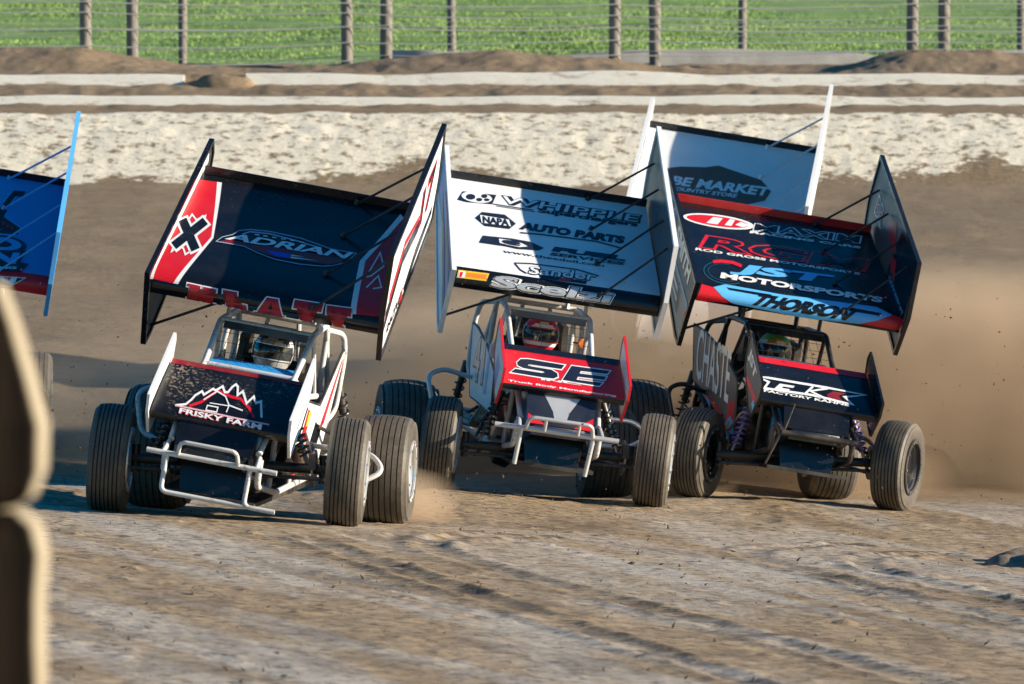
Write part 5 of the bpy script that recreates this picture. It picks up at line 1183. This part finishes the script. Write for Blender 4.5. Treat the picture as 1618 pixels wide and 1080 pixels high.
    if cfg.get('marker'):
        mb = MB().mat(cfg['marker'])
        mb.lathe([(-.012, .0005), (-.012, .030), (.0, .038), (.012, .030), (.012, .0005)], 20, 'y', (0.37, 1.60, 1.0))
        mb.mat('black_tube').tube([(0.30, 1.62, 1.0), (0.35, 1.61, 1.0)], 0.008, 6)
        part("marker_light", mb, root, C)
    # top wing
    tw = part("top_wing", foil_mesh("top_wing", TOP_PROF, W, 0.075, 0, cfg['wing'], cfg.get('wing_under', cfg['wing'])), root, C, 50)
    fn = foil_fn(TOP_PROF, W, 0)
    decals(DECALS[cfg['key_w']] if cfg.get('key_w') else [], tw, fn, [p[0] for p in TOP_PROF[1:-1]])
    mb = MB().mat(cfg.get('wicker', 'black'))
    y, z = 2.058, 2.083
    mb.hull8([(-W / 2 + .004, y, z), (W / 2 - .004, y, z), (W / 2 - .004, y + .010, z), (-W / 2 + .004, y + .010, z)], [(-W / 2 + .004, y - .020, z + .058), (W / 2 - .004, y - .020, z + .058), (W / 2 - .004, y - .008, z + .062), (-W / 2 + .004, y - .008, z + .062)])
    part("wicker_strip", mb, tw)
    bf = board_map((0.715, 1.375), WING_A)
    for s, poly, key in ((-1, RB, 'right'), (1, LB, 'left')):
        face, rim, din, dout = cfg['board_' + key]
        mb = MB(); x = s * (W / 2 + 0.016)
        side_board(mb, poly, x, bf, face, rim)
        bo = part("side_board", mb, root, C)
        sx = 1 if s < 0 else -1
        if din:    # face toward the car's centre line
            if s > 0:
                decals(din, bo, lambda u, v, l: bf(x - 0.005 - l, 1.8 - 1.8 * u, v))
            else:
                decals(din, bo, lambda u, v, l: bf(x + 0.005 + l, 1.8 * u, v))
        if dout:
            if s > 0:
                decals(dout, bo, lambda u, v, l: bf(x + 0.005 + l, 1.8 * u, v))
            else:
                decals(dout, bo, lambda u, v, l: bf(x - 0.005 - l, 1.8 - 1.8 * u, v))
    rc = cfg.get('rod', 'black_tube')
    for sp in (0.18, 0.62, 1.12, 1.55):            # braces from the tall left board down to the wing
        yy, zz, _, _ = interp(TOP_PROF, (sp - 0.02) / 1.56)
        a = bf(W / 2, sp + 0.05, 0.36)
        fx = (W / 2 - 0.46, yy, zz)
        mb = MB().mat(rc); mb.tube([a, fx], 0.0085, 8); mb.tube([(fx[0] - 0.004, fx[1], fx[2] - 0.005), (fx[0] + .008, fx[1] , fx[2] + 0.03)], 0.017, 8)
        part("brace_rod", mb, root, C)
    for sp in (0.10, 0.55):                          # struts from the deep right board up to the wing's underside
        a = bf(-W / 2, sp, -0.40 + sp * .1)
        yy, zz, _, _ = interp(TOP_PROF, (sp + 0.1) / 1.56)
        mb = MB().mat(rc); mb.tube([a, (-0.28, yy + 0.05, zz - 0.07)], 0.0095, 8)
        part("brace_rod", mb, root, C)
    # front wing
    WF = 0.88
    fk = cfg.get('fw_k', 1.0)
    FP = [(v, y, 0.935 - (0.935 - z) * fk) for v, y, z in FRONT_PROF]
    fnf = foil_fn(FP, WF, dz)
    fw = part("front_wing", foil_mesh("front_wing", FP, WF, 0.035, dz, cfg['fwing'], cfg['fwing']), root, C, 50)
    decals(DECALS[cfg['key_f']] if cfg.get('key_f') else [], fw, fnf, [p[0] for p in FRONT_PROF[1:-1]])
    fa = math.atan2((0.935 - 0.655) * fk, 0.10 + 0.375)
    ff = board_map((-0.395, 0.935 - 0.30 * fk + dz), fa)
    for s, key in ((-1, 'fright'), (1, 'fleft')):
        face, rim, dec = cfg[key]
        poly = [(-0.05, 0.13), (-0.07, 0.02), (0.02, -0.20), (0.16, -0.20), (0.58, -0.10), (0.68, 0.08), (0.66, 0.15)]
        mb = MB(); x = s * (WF / 2 + 0.014)
        side_board(mb, poly, x, ff, face, rim, 0.008, 0.012, 0.018)
        bo = part("front_wing_board", mb, root, C)
        if dec:
            if s > 0:
                decals(dec, bo, lambda u, v, l: ff(x + 0.004 + l, 0.64 * u, -0.2 + 0.34 * v))
            else:
                decals(dec, bo, lambda u, v, l: ff(x - 0.004 - l, 0.64 - 0.64 * u, -0.2 + 0.34 * v))
        mb = MB().mat('black_tube'); mb.tube([(s * 0.20, -0.10, 0.80 + dz), (s * 0.24, 0.12, 0.72)], 0.012, 6)
        part("wing_strut", mb, root, C)
    return root, base @ C

# ------------------------------------------------------------------ driver
def make_driver(mat, label, suit, shell, second, visor_rim, third=None):
    me = bpy.data.meshes.new("p")
    J = {'pel': (0, 1.46, .40, .135, .11), 'ab': (0, 1.47, .55, .15, .11), 'ch': (0, 1.45, .72, .17, .12), 'nk': (0, 1.43, .86, .065, .065), 'hd': (0, 1.40, .98, .085, .09)}
    E = [('pel', 'ab'), ('ab', 'ch'), ('ch', 'nk'), ('nk', 'hd')]
    for s, n in ((-1, 'r'), (1, 'l')):
        J.update({n + 'sh': (s * .19, 1.44, .79, .07, .07), n + 'el': (s * .29, 1.22, .62, .048, .048), n + 'wr': (s * .18, 1.00, .715, .034, .034), n + 'pa': (s * .163, .945, .74, .036, .024),
                  n + 'hi': (s * .10, 1.42, .40, .095, .09), n + 'kn': (s * .15, 1.06, .52, .062, .062), n + 'an': (s * .12, .70, .36, .042, .042), n + 'to': (s * .12, .58, .42, .038, .030)})
        E += [('ch', n + 'sh'), (n + 'sh', n + 'el'), (n + 'el', n + 'wr'), (n + 'wr', n + 'pa'), ('pel', n + 'hi'), (n + 'hi', n + 'kn'), (n + 'kn', n + 'an'), (n + 'an', n + 'to')]
        for k in range(4):                       # gloved fingers closed round the wheel rim
            z = .715 + .018 * k; ln = (0.9, 1.0, 0.95, 0.8)[k]
            a, b, c = n + f'f{k}a', n + f'f{k}b', n + f'f{k}c'
            J[a] = (s * .172, .925, z, .0095, .0095); J[b] = (s * .160, .925 - .030 * ln, z, .009, .009); J[c] = (s * .137, .93 - .022 * ln, z, .008, .008)
            E += [(n + 'pa', a), (a, b), (b, c)]
        J[n + 't1'] = (s * .145, .945, .765, .010, .010); J[n + 't2'] = (s * .138, .918, .778, .009, .009)
        E += [(n + 'pa', n + 't1'), (n + 't1', n + 't2')]
    keys = list(J)
    me.from_pydata([J[k][:3] for k in keys], [(keys.index(a), keys.index(b)) for a, b in E], [])
    o = bpy.data.objects.new("p", me); COL.objects.link(o)
    sk = o.modifiers.new("s", 'SKIN'); sk.use_smooth_shade = True
    sv = me.skin_vertices[0].data
    for i, k in enumerate(keys):
        sv[i].radius = J[k][3:5]
        sv[i].use_root = (k == 'pel')
    sb = o.modifiers.new("d", 'SUBSURF'); sb.levels = 1; sb.render_levels = 1
    dg = bpy.context.evaluated_depsgraph_get(); dg.update()
    body = bpy.data.meshes.new_from_object(o.evaluated_get(dg))
    bpy.data.objects.remove(o)
    body.name = "person"; body.materials.clear(); body.materials.append(P[suit])
    body.polygons.foreach_set('use_smooth', [True] * len(body.polygons))
    pr = link("person", body); pr.matrix_world = mat
    tag(pr, label, "person", "drivers seated in the race cars")
    # full-face helmet: a shaped shell with an eye port and chin bar
    def shell_pt(th, ph, k=1.0):
        x = math.cos(ph) * math.sin(th) * 0.128; y = -math.cos(ph) * math.cos(th) * 0.152; z = math.sin(ph) * 0.142
        if z < -0.03:                           # chin bar comes forward, neck opening draws in
            q = (-z - 0.03) / 0.11
            y = y - 0.020 * q if y < 0 else y * (1 - 0.18 * q)
        k *= 1.06
        return Vector((x * k + 0.015, y * k + 1.36, z * k + 1.03))
    mb = MB(); nth, nph = 40, 22
    ths = np.linspace(-math.pi, math.pi, nth + 1); phs = np.linspace(-1.05, math.pi / 2 - 0.001, nph)
    for j in range(nph - 1):
        for i in range(nth):
            th, ph = (ths[i] + ths[i + 1]) / 2, (phs[j] + phs[j + 1]) / 2
            port = abs(th) < 1.25 and -0.24 < ph < 0.26
            if port:
                continue
            key = shell
            if ph > 0.55 + 0.2 * math.cos(th * 3): key = second
            if third and 0.30 < ph < 0.62 and math.sin(th * 5 + 1) > 0: key = third
            if ph < -0.55: key = second if not third else third
            mb.mat(key).add([shell_pt(ths[i], phs[j]), shell_pt(ths[i + 1], phs[j]), shell_pt(ths[i + 1], phs[j + 1]), shell_pt(ths[i], phs[j + 1])], [(0, 1, 2, 3)])
    me = mb.mesh("helmet", 0)
    bm = bmesh.new(); bm.from_mesh(me); bmesh.ops.remove_doubles(bm, verts=bm.verts, dist=1e-5); bmesh.ops.recalc_face_normals(bm, faces=bm.faces); bm.to_mesh(me); bm.free()
    me.polygons.foreach_set('use_smooth', [True] * len(me.polygons))
    hel = link("helmet", me, pr)
    mb = MB().mat('visor')
    vt = np.linspace(-1.30, 1.30, 25); vp = np.linspace(-0.30, 0.32, 7)
    vs = [shell_pt(t, p, 1.035) for p in vp for t in vt]
    mb.add(vs, [(j * 25 + i, j * 25 + i + 1, (j + 1) * 25 + i + 1, (j + 1) * 25 + i) for j in range(6) for i in range(24)])
    mb.mat(visor_rim)
    for p in (-0.31, 0.33):
        mb.tube([shell_pt(t, p, 1.04) for t in vt], 0.0045, 5)
    part("visor", mb, pr)
    return pr
# ------------------------------------------------------------------ the five cars
def rect(u0, v0, u1, v1):
    return [(u0, v0), (u1, v0), (u1, v1), (u0, v1)]
def bumper_loop(w, zt, zl, r, stub=0.0, xl=None):
    xl = -w if xl is None else xl
    return [
        ([(xl, -0.535, 0.385), (w, -0.535, 0.385)], r * 1.1),
        ([(-0.20, -0.545, 0.39), (-0.19, -0.60, zt), (0.17, -0.60, zt), (0.185, -0.545, 0.39)], r * 0.85),
        ([(-0.27, -0.53, 0.385), (-0.27, -0.54, zl), (0.26, -0.54, zl)] , r),
        ([(0.26, -0.53, 0.385), (0.26, -0.54, zl), (0.26 + stub, -0.54, zl)], r),
        ([(-0.29, -0.40, 0.45), (-0.30, -0.535, 0.385)], r), ([(0.29, -0.40, 0.45), (0.30, -0.535, 0.385)], r),
    ]
# --- red, white and black car at the left
left_out = [
    ('stripe', 'black', 0, 'P', [[(.00, -.06), (.30, .16), (.62, .10), (.66, .18), (.30, .26), (.00, .08)]]),
    ('stripe.1', 'black', 0, 'P', [[(.40, -.12), (.62, -.02), (.95, .0), (.95, -.06), (.62, -.12), (.44, -.2)]]),
    ('stripe.2', 'red', 1, 'P', [[(.05, .10), (.30, .28), (.60, .20), (.62, .23), (.30, .33), (.05, .16)], [(.30, -.15), (.38, -.08), (.38, -.2)]]),
    ('lettering', 'red', 1, 'T', ['17', .06, (.62, .10), (.92, .10), (.64, .38)]), ('lettering', 'black', 2, 'T', ['17', .015, (.635, .115), (.905, .115), (.655, .365)]),
    ('lettering.1', 'black', 1, 'T', ['RACING', .04, (.06, -.16), (.34, -.16), (.08, -.09)]),
]
car1, C1 = make_car(dict(
    label="winged race car with KLATT across its black wing, nearest the camera",
    x=-1.81, y=32.0, yaw=-5.5, roll=7.0, steer=-4.0, shift=-0.055, tube='white_tube', body='black', nose='black', tank='black', dark_rods=True,
    wing='black', wing_under='satin_black', key_w='W1', fwing='black_mud', key_f='F1', screen=7, dash='car_blue', post='white_tube',
    bumper=bumper_loop(0.43, 0.475, 0.145, 0.0155, 0.20, -0.40),
    board_left=('white', 'black', None, left_out), board_right=('satin_black', 'black', [('stripe', 'white', 0, 'P', [[(.05, .02), (.95, .02), (.95, .10), (.05, .05)]])], None),
    fleft=('white', 'white', [('stripe', 'black', 0, 'P', [rect(.3, .30, .8, .34), rect(.35, .5, .7, .53)])]), fright=('white', 'white', None),
    panel_left=([(0.15, .34), (1.0, .30), (1.85, .34), (1.98, 1.10), (1.86, 1.08), (1.30, .74), (.55, .80), (.15, .62)], 'white', .375, .05, [
        ('stripe', 'black', 0, 'P', [[(.0, .05), (.16, .0), (.30, .55), (.22, .6), (0, .38)]]),
        ('stripe.1', 'red', 0, 'P', [[(.22, .0), (.34, 0), (.42, .5), (.32, .55)], [(.72, .30), (.84, .38), (.98, .92), (.94, .90)]]),
        ('sticker', 'yellow', 1, 'P', [rect(.34, .40, .40, .52)]),
        ('stripe.2', 'black', 0, 'P', [[(.5, .0), (.72, .0), (.8, .32), (.6, .42)]])]),
    panel_right=([(0.15, .34), (1.0, .30), (1.85, .34), (1.95, .95), (1.6, .9), (1.2, .78), (.55, .78), (.15, .62)], 'black', .37, .05, None),
))
# --- white and red car in the middle
car2, C2 = make_car(dict(
    label="white winged race car with a red front wing, middle of the leading three",
    x=.225, y=36.2, yaw=7.2, roll=3.2, steer=11.0, lift=.10, W=1.535, shift=-.002, track=.775, tube='white_tube', body='navy', nose='navy', tank='white', dark_rods=True,
    wing='white', wing_under='white', key_w='W2', fwing='red', key_f='F2', fw_dz=.02, fw_k=.84, marker='orange', halo='steel', bumper_tube='silver', nerf='silver', screen=4, fr=.338,
    bumper=[([(-.47, -.52, .40), (.42, -.54, .40)], .019), ([(-.25, -.55, .40), (-.24, -.60, .485), (.21, -.60, .485), (.23, -.55, .40)], .0145), ([(-.12, -.575, .40), (-.12, -.60, .48)], .012), ([(.12, -.575, .40), (.12, -.60, .48)], .012),
            ([(.24, -.53, .40), (.22, -.50, .12)], .017), ([(-.28, -.53, .40), (-.29, -.50, .14)], .017), ([(-.29, -.40, .46), (-.30, -.53, .40)], .02), ([(.29, -.40, .46), (.30, -.53, .40)], .02)],
    nose_decal=[('panel', 'silver', 0, 'P', [[(.22, 1.0), (.78, 1.0), (.62, .45), (.58, .12), (.42, .12), (.38, .45)]]), ('panel.1', 'red', 0, 'P', [[(.02, .3), (.30, .0), (.02, .0)], [(.98, .4), (.70, .0), (.98, .0)]])],
    board_left=('charcoal', 'white', None, None),  # charcoal face: shade of the inner side put into the colour
    board_right=('car_blue', 'white', None, [('stripe', 'white', 0, 'P', [[(.0, -.2), (.5, -.12), (1.0, -.36), (1.0, -.46), (.5, -.40), (.0, -.26)]]), ('stripe.1', 'teal', 1, 'P', [[(.2, -.05), (.6, -.10), (.98, -.24), (.98, -.30), (.6, -.2)]]), ('stripe.2', 'tan', 1, 'P', [[(.5, .02), (.9, -.02), (.98, -.12), (.6, -.05)]]), ('stripe.3', 'violet', 1, 'P', [[(.3, .05), (.98, .05), (.98, 0), (.3, .02)]])]),
    fleft=('white', 'red', None), fright=('white', 'red', [('stripe', 'car_blue', 0, 'P', [rect(.4, .1, .7, .6)])]),
    panel_right=([(.10, .44), (.80, .48), (1.40, .50), (1.55, .70), (1.60, 1.04), (1.30, 1.02), (.60, .90), (.10, .74)], 'white', .43, .06, [
        ('lettering', 'charcoal', 0, 'T', ['41', .05, (.15, .30), (.62, .28), (.16, .88)]), ('lettering', 'silver', 1, 'T', ['41', .01, (.17, .33), (.60, .31), (.18, .85)]),
        ('stripe', 'sky', 0, 'P', [[(.66, .2), (.76, .2), (.84, .85), (.76, .8)]])]),
    panel_left=([(.10, .44), (.80, .48), (1.40, .50), (1.55, .70), (1.60, .92), (1.30, .88), (.60, .84), (.10, .74)], 'white', .40, .06, None),
))
# --- black and blue car at the right
car3, C3 = make_car(dict(
    label="black winged race car with blue and red lettering, rightmost of the leading cars",
    x=2.08, y=37.2, yaw=9.8, roll=5.3, steer=30.0, lift=.10, pitch=-2.3, W=1.60, fr=.335, tube='black_tube', body='black', nose='black', tank='black', dark_rods=True, rim='chrome', rim_front='dark', spring='violet',
    wing='black', wing_under='black', key_w='W3', fwing='black', key_f='F3', fw_dz=0.0, halo='black_tube', wicker='lipred', screen=8, dash='teal', nerf='black_tube',
    bumper=[([(-.27, -.52, .40), (.30, -.52, .40)], .022), ([(-.25, -.50, .40), (-.20, -.50, .62)], .008), ([(-.29, -.40, .46), (-.27, -.52, .40)], .02), ([(.29, -.40, .46), (.30, -.52, .40)], .02), ([(-.27, -.52, .40), (-.34, -.46, .16)], .008)],
    board_left=('charcoal', 'black', [('lettering', 'white', 1, 'T', ['BR', .05, (.10, .16), (.28, .16), (.10, .32)]), ('lettering', 'darkred', 2, 'T', ['BR', .005, (.11, .175), (.27, .175), (.11, .305)]),
                                      ('stripe', 'lipred', 1, 'P', [[(.36, .30), (.50, .42), (.62, .26), (.52, .20)], [(.54, .18), (.66, .22), (.72, .08), (.62, .10)]]),
                                      ('lettering.1', 'sky', 1, 'T', ['MOTORSPORT', .04, (.62, .02), (.98, .02), (.62, .07)]),
                                      ('panel', 'black', 0, 'P', [[(.55, .0), (1.0, .0), (1.0, .48), (.62, .46)]])], None),
    board_right=('charcoal', 'black', None, [('lettering', 'white', 1, 'T', ['SMITH', .05, (.46, -.06), (.90, -.06), (.46, .085)]), ('lettering.1', 'sky', 1, 'T', ['20', .05, (.16, -.10), (.40, -.10), (.16, .10)]), ('lettering.1', 'charcoal', 2, 'T', ['20', .0, (.175, -.08), (.385, -.08), (.175, .08)]),
                                             ('stripe', 'sky', 1, 'P', [[(.30, -.14), (.98, -.14), (.98, -.16), (.30, -.16)]]), ('panel', 'tan', 0, 'P', [[(.34, -.16), (.98, -.16), (.98, -.45), (.60, -.37), (.34, -.32)]]),
                                             ('panel.1', 'charcoal', 1, 'P', [[(.52, -.20), (.80, -.19), (.84, -.36), (.56, -.33)]]), ('panel.2', 'silver', 2, 'P', [[(.60, -.22), (.74, -.22), (.76, -.25), (.60, -.25)], [(.62, -.28), (.78, -.28), (.78, -.31), (.64, -.30)]]), ('stripe.1', 'sky', 2, 'P', [rect(.975, -.2, .995, -.14)]), ('stripe.2', 'red', 2, 'P', [rect(.975, -.26, .995, -.2)])]),
    fleft=('black', 'black', None), fright=('charcoal', 'black', [('lettering', 'white', 1, 'T', ['JST', .04, (.1, .55), (.7, .55), (.1, .85)]), ('stripe', 'red', 0, 'P', [[(.3, .35), (.98, .5), (.98, .36), (.3, .2)]]), ('stripe.1', 'sky', 0, 'P', [rect(.85, .2, .98, .34)])]),
    panel_right=([(.30, .34), (.75, .50), (1.85, .74), (1.92, 1.16), (1.50, 1.10), (.75, .93), (.30, .74)], 'charcoal', .44, .10, [
        ('lettering', 'white', 1, 'T', ['CHASTE', .012, (.10, .50), (.84, .27), (.13, .98)]),
        ('stripe', 'lipred', 0, 'P', [[(.42, .30), (.70, .14), (.72, .20), (.44, .36)], [(.76, .0), (.98, .02), (.98, .3), (.86, .30)]]), ('stripe.1', 'car_blue', 1, 'P', [[(.36, .32), (.46, .22), (.46, .27), (.40, .33)], [(.80, .0), (.9, .08), (.98, .0), (.98, .1), (.9, .17), (.80, .08)]]),
        ('stripe.2', 'teal', 0, 'P', [[(.62, .80), (.86, .72), (.86, .64), (.70, .70)]])]),
    panel_left=([(.30, .40), (.75, .50), (1.75, .60), (1.80, .92), (1.40, .88), (.75, .84), (.30, .74)], 'black', .40, .06, None),
))
# --- white-winged car behind
car4, C4 = make_car(dict(
    label="white winged race car with a brown oval emblem, farthest back",
    x=1.47, y=43.1, yaw=-6.0, roll=7.0, steer=0, lift=.14, tube='white_tube', body='white', nose='white', tank='white', dark_rods=False,
    wing='white', wing_under='white', key_w='W4', fwing='white', rod='silver',
    bumper=bumper_loop(0.40, 0.475, 0.145, 0.021),
    board_left=('white', 'white', None, None), board_right=('white', 'white', None, None), fleft=('white', 'white', None), fright=('white', 'white', None),
    panel_right=([(.15, .34), (1.0, .30), (1.85, .34), (1.95, .95), (1.2, .8), (.55, .78), (.15, .62)], 'white', .38, .05, None),
    panel_left=([(.15, .34), (1.0, .30), (1.85, .34), (1.95, .95), (1.2, .8), (.55, .78), (.15, .62)], 'white', .38, .05, None),
))
# --- blue-winged car at the left edge
car5, C5 = make_car(dict(
    label="blue winged race car with a red lip, cut off at the left edge",
    x=-4.56, y=39.4, yaw=4.2, roll=8.0, steer=14, lift=.14, tube='white_tube', body='car_blue', nose='car_blue', tank='car_blue', dark_rods=False,
    wing='car_blue', wing_under='car_blue', key_w='W5', fwing='car_blue', rod='sky',
    bumper=bumper_loop(0.40, 0.475, 0.145, 0.021),
    board_left=('car_blue', 'sky', [('stripe', 'red', 0, 'P', [[(.75, -.24), (1.0, -.24), (1.0, -.1), (.8, -.05)]])], None), board_right=('charcoal', 'brown', None, None), fleft=('car_blue', 'sky', None), fright=('car_blue', 'sky', None),
    panel_right=([(.15, .34), (1.0, .30), (1.85, .34), (1.95, .95), (1.2, .8), (.55, .78), (.15, .62)], 'car_blue', .38, .05, None),
    panel_left=([(.15, .34), (1.0, .30), (1.85, .34), (1.95, .95), (1.2, .8), (.55, .78), (.15, .62)], 'car_blue', .38, .05, None),
))
make_driver(C1, "driver in a grey helmet seated in the black, red and white car", 'grey_suit', 'silver', 'satin_black', 'silver', 'chrome')
make_driver(C2, "driver in a red and white helmet seated in the white car", 'suit_red', 'white', 'red', 'red')
make_driver(C3, "driver in a green, orange and white helmet seated in the black car at right", 'grey_suit', 'orange', 'green', 'white', 'white')

# ------------------------------------------------------------------ stacked old tyres at the infield edge
def stacked_tyre(z, dx, label, w=0.395, rad=0.60, seed=0):
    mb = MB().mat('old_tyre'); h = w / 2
    if label.startswith("topmost"):
        prof = [(-h * .78, .34), (-h * .98, .40), (-h, .555), (-h * .93, .578), (-h * .70, .596), (-h * .29, .60), (h * .11, .580), (h * .61, .551), (h * .97, .525), (h, .50), (h, .40), (h * .9, .36), (h * .7, .34)]
    else:
        prof = [(-h * .78, .34), (-h * .95, .36), (-h * 1.0, .42), (-h * .98, .52), (-h * .84, rad - .025), (-h * .60, rad - .004), (-h * .2, rad - .006), (h * .2, rad - .006), (h * .60, rad), (h * .84, rad - .012), (h * .98, .555), (h * 1.0, .42), (h * .95, .36), (h * .78, .34)]
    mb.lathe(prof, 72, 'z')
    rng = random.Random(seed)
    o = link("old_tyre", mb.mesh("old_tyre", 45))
    o.location = (-1.426 + dx, 9.0, z + h)
    o.rotation_euler = (rng.uniform(-.01, .01), rng.uniform(-.01, .01), 0)
    o['label'] = label; o['category'] = "tyre"; o['group'] = "old tyres stacked at the infield edge"
    return o
LBL = ["tyre at the foot of the stack, resting on the dirt", "second tyre up from the dirt in the stack", "middle tyre of the stack, under the two seen at the left edge",
       "straight-sided old tyre under the topmost one at the left edge", "topmost old tyre, with a rounded shoulder, at the left edge"]
zz = 0.05
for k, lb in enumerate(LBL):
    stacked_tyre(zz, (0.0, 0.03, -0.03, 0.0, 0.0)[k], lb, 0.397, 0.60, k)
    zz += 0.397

# ------------------------------------------------------------------ thrown dirt and loose clods
def lumps(name, pts, label, mat='clod', seed=1, squash=(1.4, 1.0, 0.8)):
    rng = np.random.default_rng(seed)
    base = np.array([(1, 0, 0), (-1, 0, 0), (0, 1, 0), (0, -1, 0), (0, 0, 1), (0, 0, -1)], float)
    tri = np.array([(0, 2, 4), (2, 1, 4), (1, 3, 4), (3, 0, 4), (2, 0, 5), (1, 2, 5), (3, 1, 5), (0, 3, 5)])
    V = []; F = []
    for i, (x, y, z, s) in enumerate(pts):
        a = rng.random() * 6.28; c, sn = math.cos(a), math.sin(a)
        v = base * (s * (0.6 + 0.8 * rng.random((6, 1)))) * np.array(squash)
        v = np.stack([v[:, 0] * c - v[:, 2] * sn, v[:, 1], v[:, 0] * sn + v[:, 2] * c], -1) + (x, y, z)
        V.append(v); F.append(tri + 6 * i)
    me = bpy.data.meshes.new(name)
    me.from_pydata(np.concatenate(V).tolist(), [], np.concatenate(F).tolist())
    me.materials.append(P[mat])
    return tag(link(name, me), label, kind='stuff')
rng = np.random.default_rng(3)
pts = []
for _ in range(900):                             # clods in the air behind and beside the cars
    y = rng.uniform(33.0, 41.0)
    x = rng.uniform(-0.105, 0.105) * y
    z = 0.1 + 1.7 * rng.random() ** 1.2 + (0 if y < 39 else 0.1)
    pts.append((x, y, float(ground_z(x, y)) + z, 0.0022 + 0.0075 * rng.random() ** 3.5))
for cx, cy in ((-2.5, 34.6), (-.75, 34.5), (-.9, 38.6), (.75, 38.6), (1.2, 39.6), (2.7, 39.7)):
    for _ in range(110):
        y = cy + rng.uniform(-.2, 1.0); x = cx + rng.normal(0, .35)
        pts.append((x, y, float(ground_z(x, y)) + 0.03 + abs(rng.normal(0, .28)), 0.002 + 0.006 * rng.random() ** 2))
lumps("flying_dirt", pts, "small dark clods of dirt flying behind the racing cars")
pts = []
for _ in range(900):
    y = rng.uniform(21.5, 38.5); x = rng.uniform(-0.108, 0.108) * y
    if vnoise(np.array(x * 1.3), np.array(y * .8), 4) + vnoise(np.array(x * 4), np.array(y * 3), 6) * .6 < 0.02:
        continue
    s = 0.003 + 0.011 * rng.random() ** 3
    pts.append((x, y, float(ground_z(x, y)) + s * .2 + 0.008, s))
lumps("loose_clods", pts, "loose dark clods scattered over the track surface", 'clod', 2, (1.9, 1.5, 0.6))

# ------------------------------------------------------------------ dust thrown up behind the leading cars
def dust_cloud(name, loc, size, dens, label, seed, top=0.55):
    me = MB()
    me.mats = []
    mb = bpy.data.meshes.new(name)
    bm = bmesh.new(); bmesh.ops.create_icosphere(bm, subdivisions=3, radius=1.0)
    for v in bm.verts:
        n = v.co.normalized()
        v.co = n * (1.0 + 0.12 * math.sin(n.x * 5 + seed) * math.cos(n.z * 4 + seed))
        if v.co.z < -0.35:
            v.co.z = -0.35
    bm.to_mesh(mb); bm.free()
    m = bpy.data.materials.new(name + "_air"); m.use_nodes = True
    nt = m.node_tree
    for q in list(nt.nodes): nt.nodes.remove(q)
    out = nt.nodes.new("ShaderNodeOutputMaterial")
    vol = nt.nodes.new("ShaderNodeVolumePrincipled")
    vol.inputs["Color"].default_value = (0.78, 0.60, 0.42, 1)
    vol.inputs["Anisotropy"].default_value = 0.0
    v = texco(nt)
    ln = nt.nodes.new("ShaderNodeVectorMath"); ln.operation = 'LENGTH'; nt.links.new(v, ln.inputs[0])
    fall = ramp(nt, ln.outputs["Value"], [(0.45, 1.0), (1.0, 0.0)])
    w = texco(nt, tuple(s * 1.0 for s in size))
    nz = ramp(nt, noise(nt, w, 0.9 + 0.1 * seed, 3, 0.55), [(0.30, 0.25), (0.70, 1.0)])
    nt.links.new(mth(nt, 'MULTIPLY', mth(nt, 'MULTIPLY', fall, nz), dens), vol.inputs["Density"])
    nt.links.new(vol.outputs[0], out.inputs["Volume"])
    mb.materials.append(m)
    o = link(name, mb)
    o.location = loc; o.scale = size
    return tag(o, label, kind='stuff')
for loc, size, dens, lb, sd in (
    ((3.0, 41.0, 0.28), (6.5, 1.25, 1.40), 4.2, "thick brown dust hiding the nose of the farthest car", 1),
    ((-2.3, 40.9, 0.15), (2.8, 1.1, 1.05), 0.9, "drifting brown dust between the car at left edge and the nearest car", 2),
    ((-0.75, 34.75, 0.0), (0.45, 0.8, 0.34), 2.2, "small puff of dust at the lit rear wheel of the nearest car", 3),
    ((0.9, 39.0, -0.1), (0.9, 0.8, 0.42), 1.6, "low puff of dust behind the rear wheel of the white car", 4),
    ((2.6, 40.0, -0.1), (1.0, 0.7, 0.40), 1.6, "low puff of dust behind the rear wheels of the black car", 5),
):
    dust_cloud("dust_cloud", loc, size, dens, lb, sd)
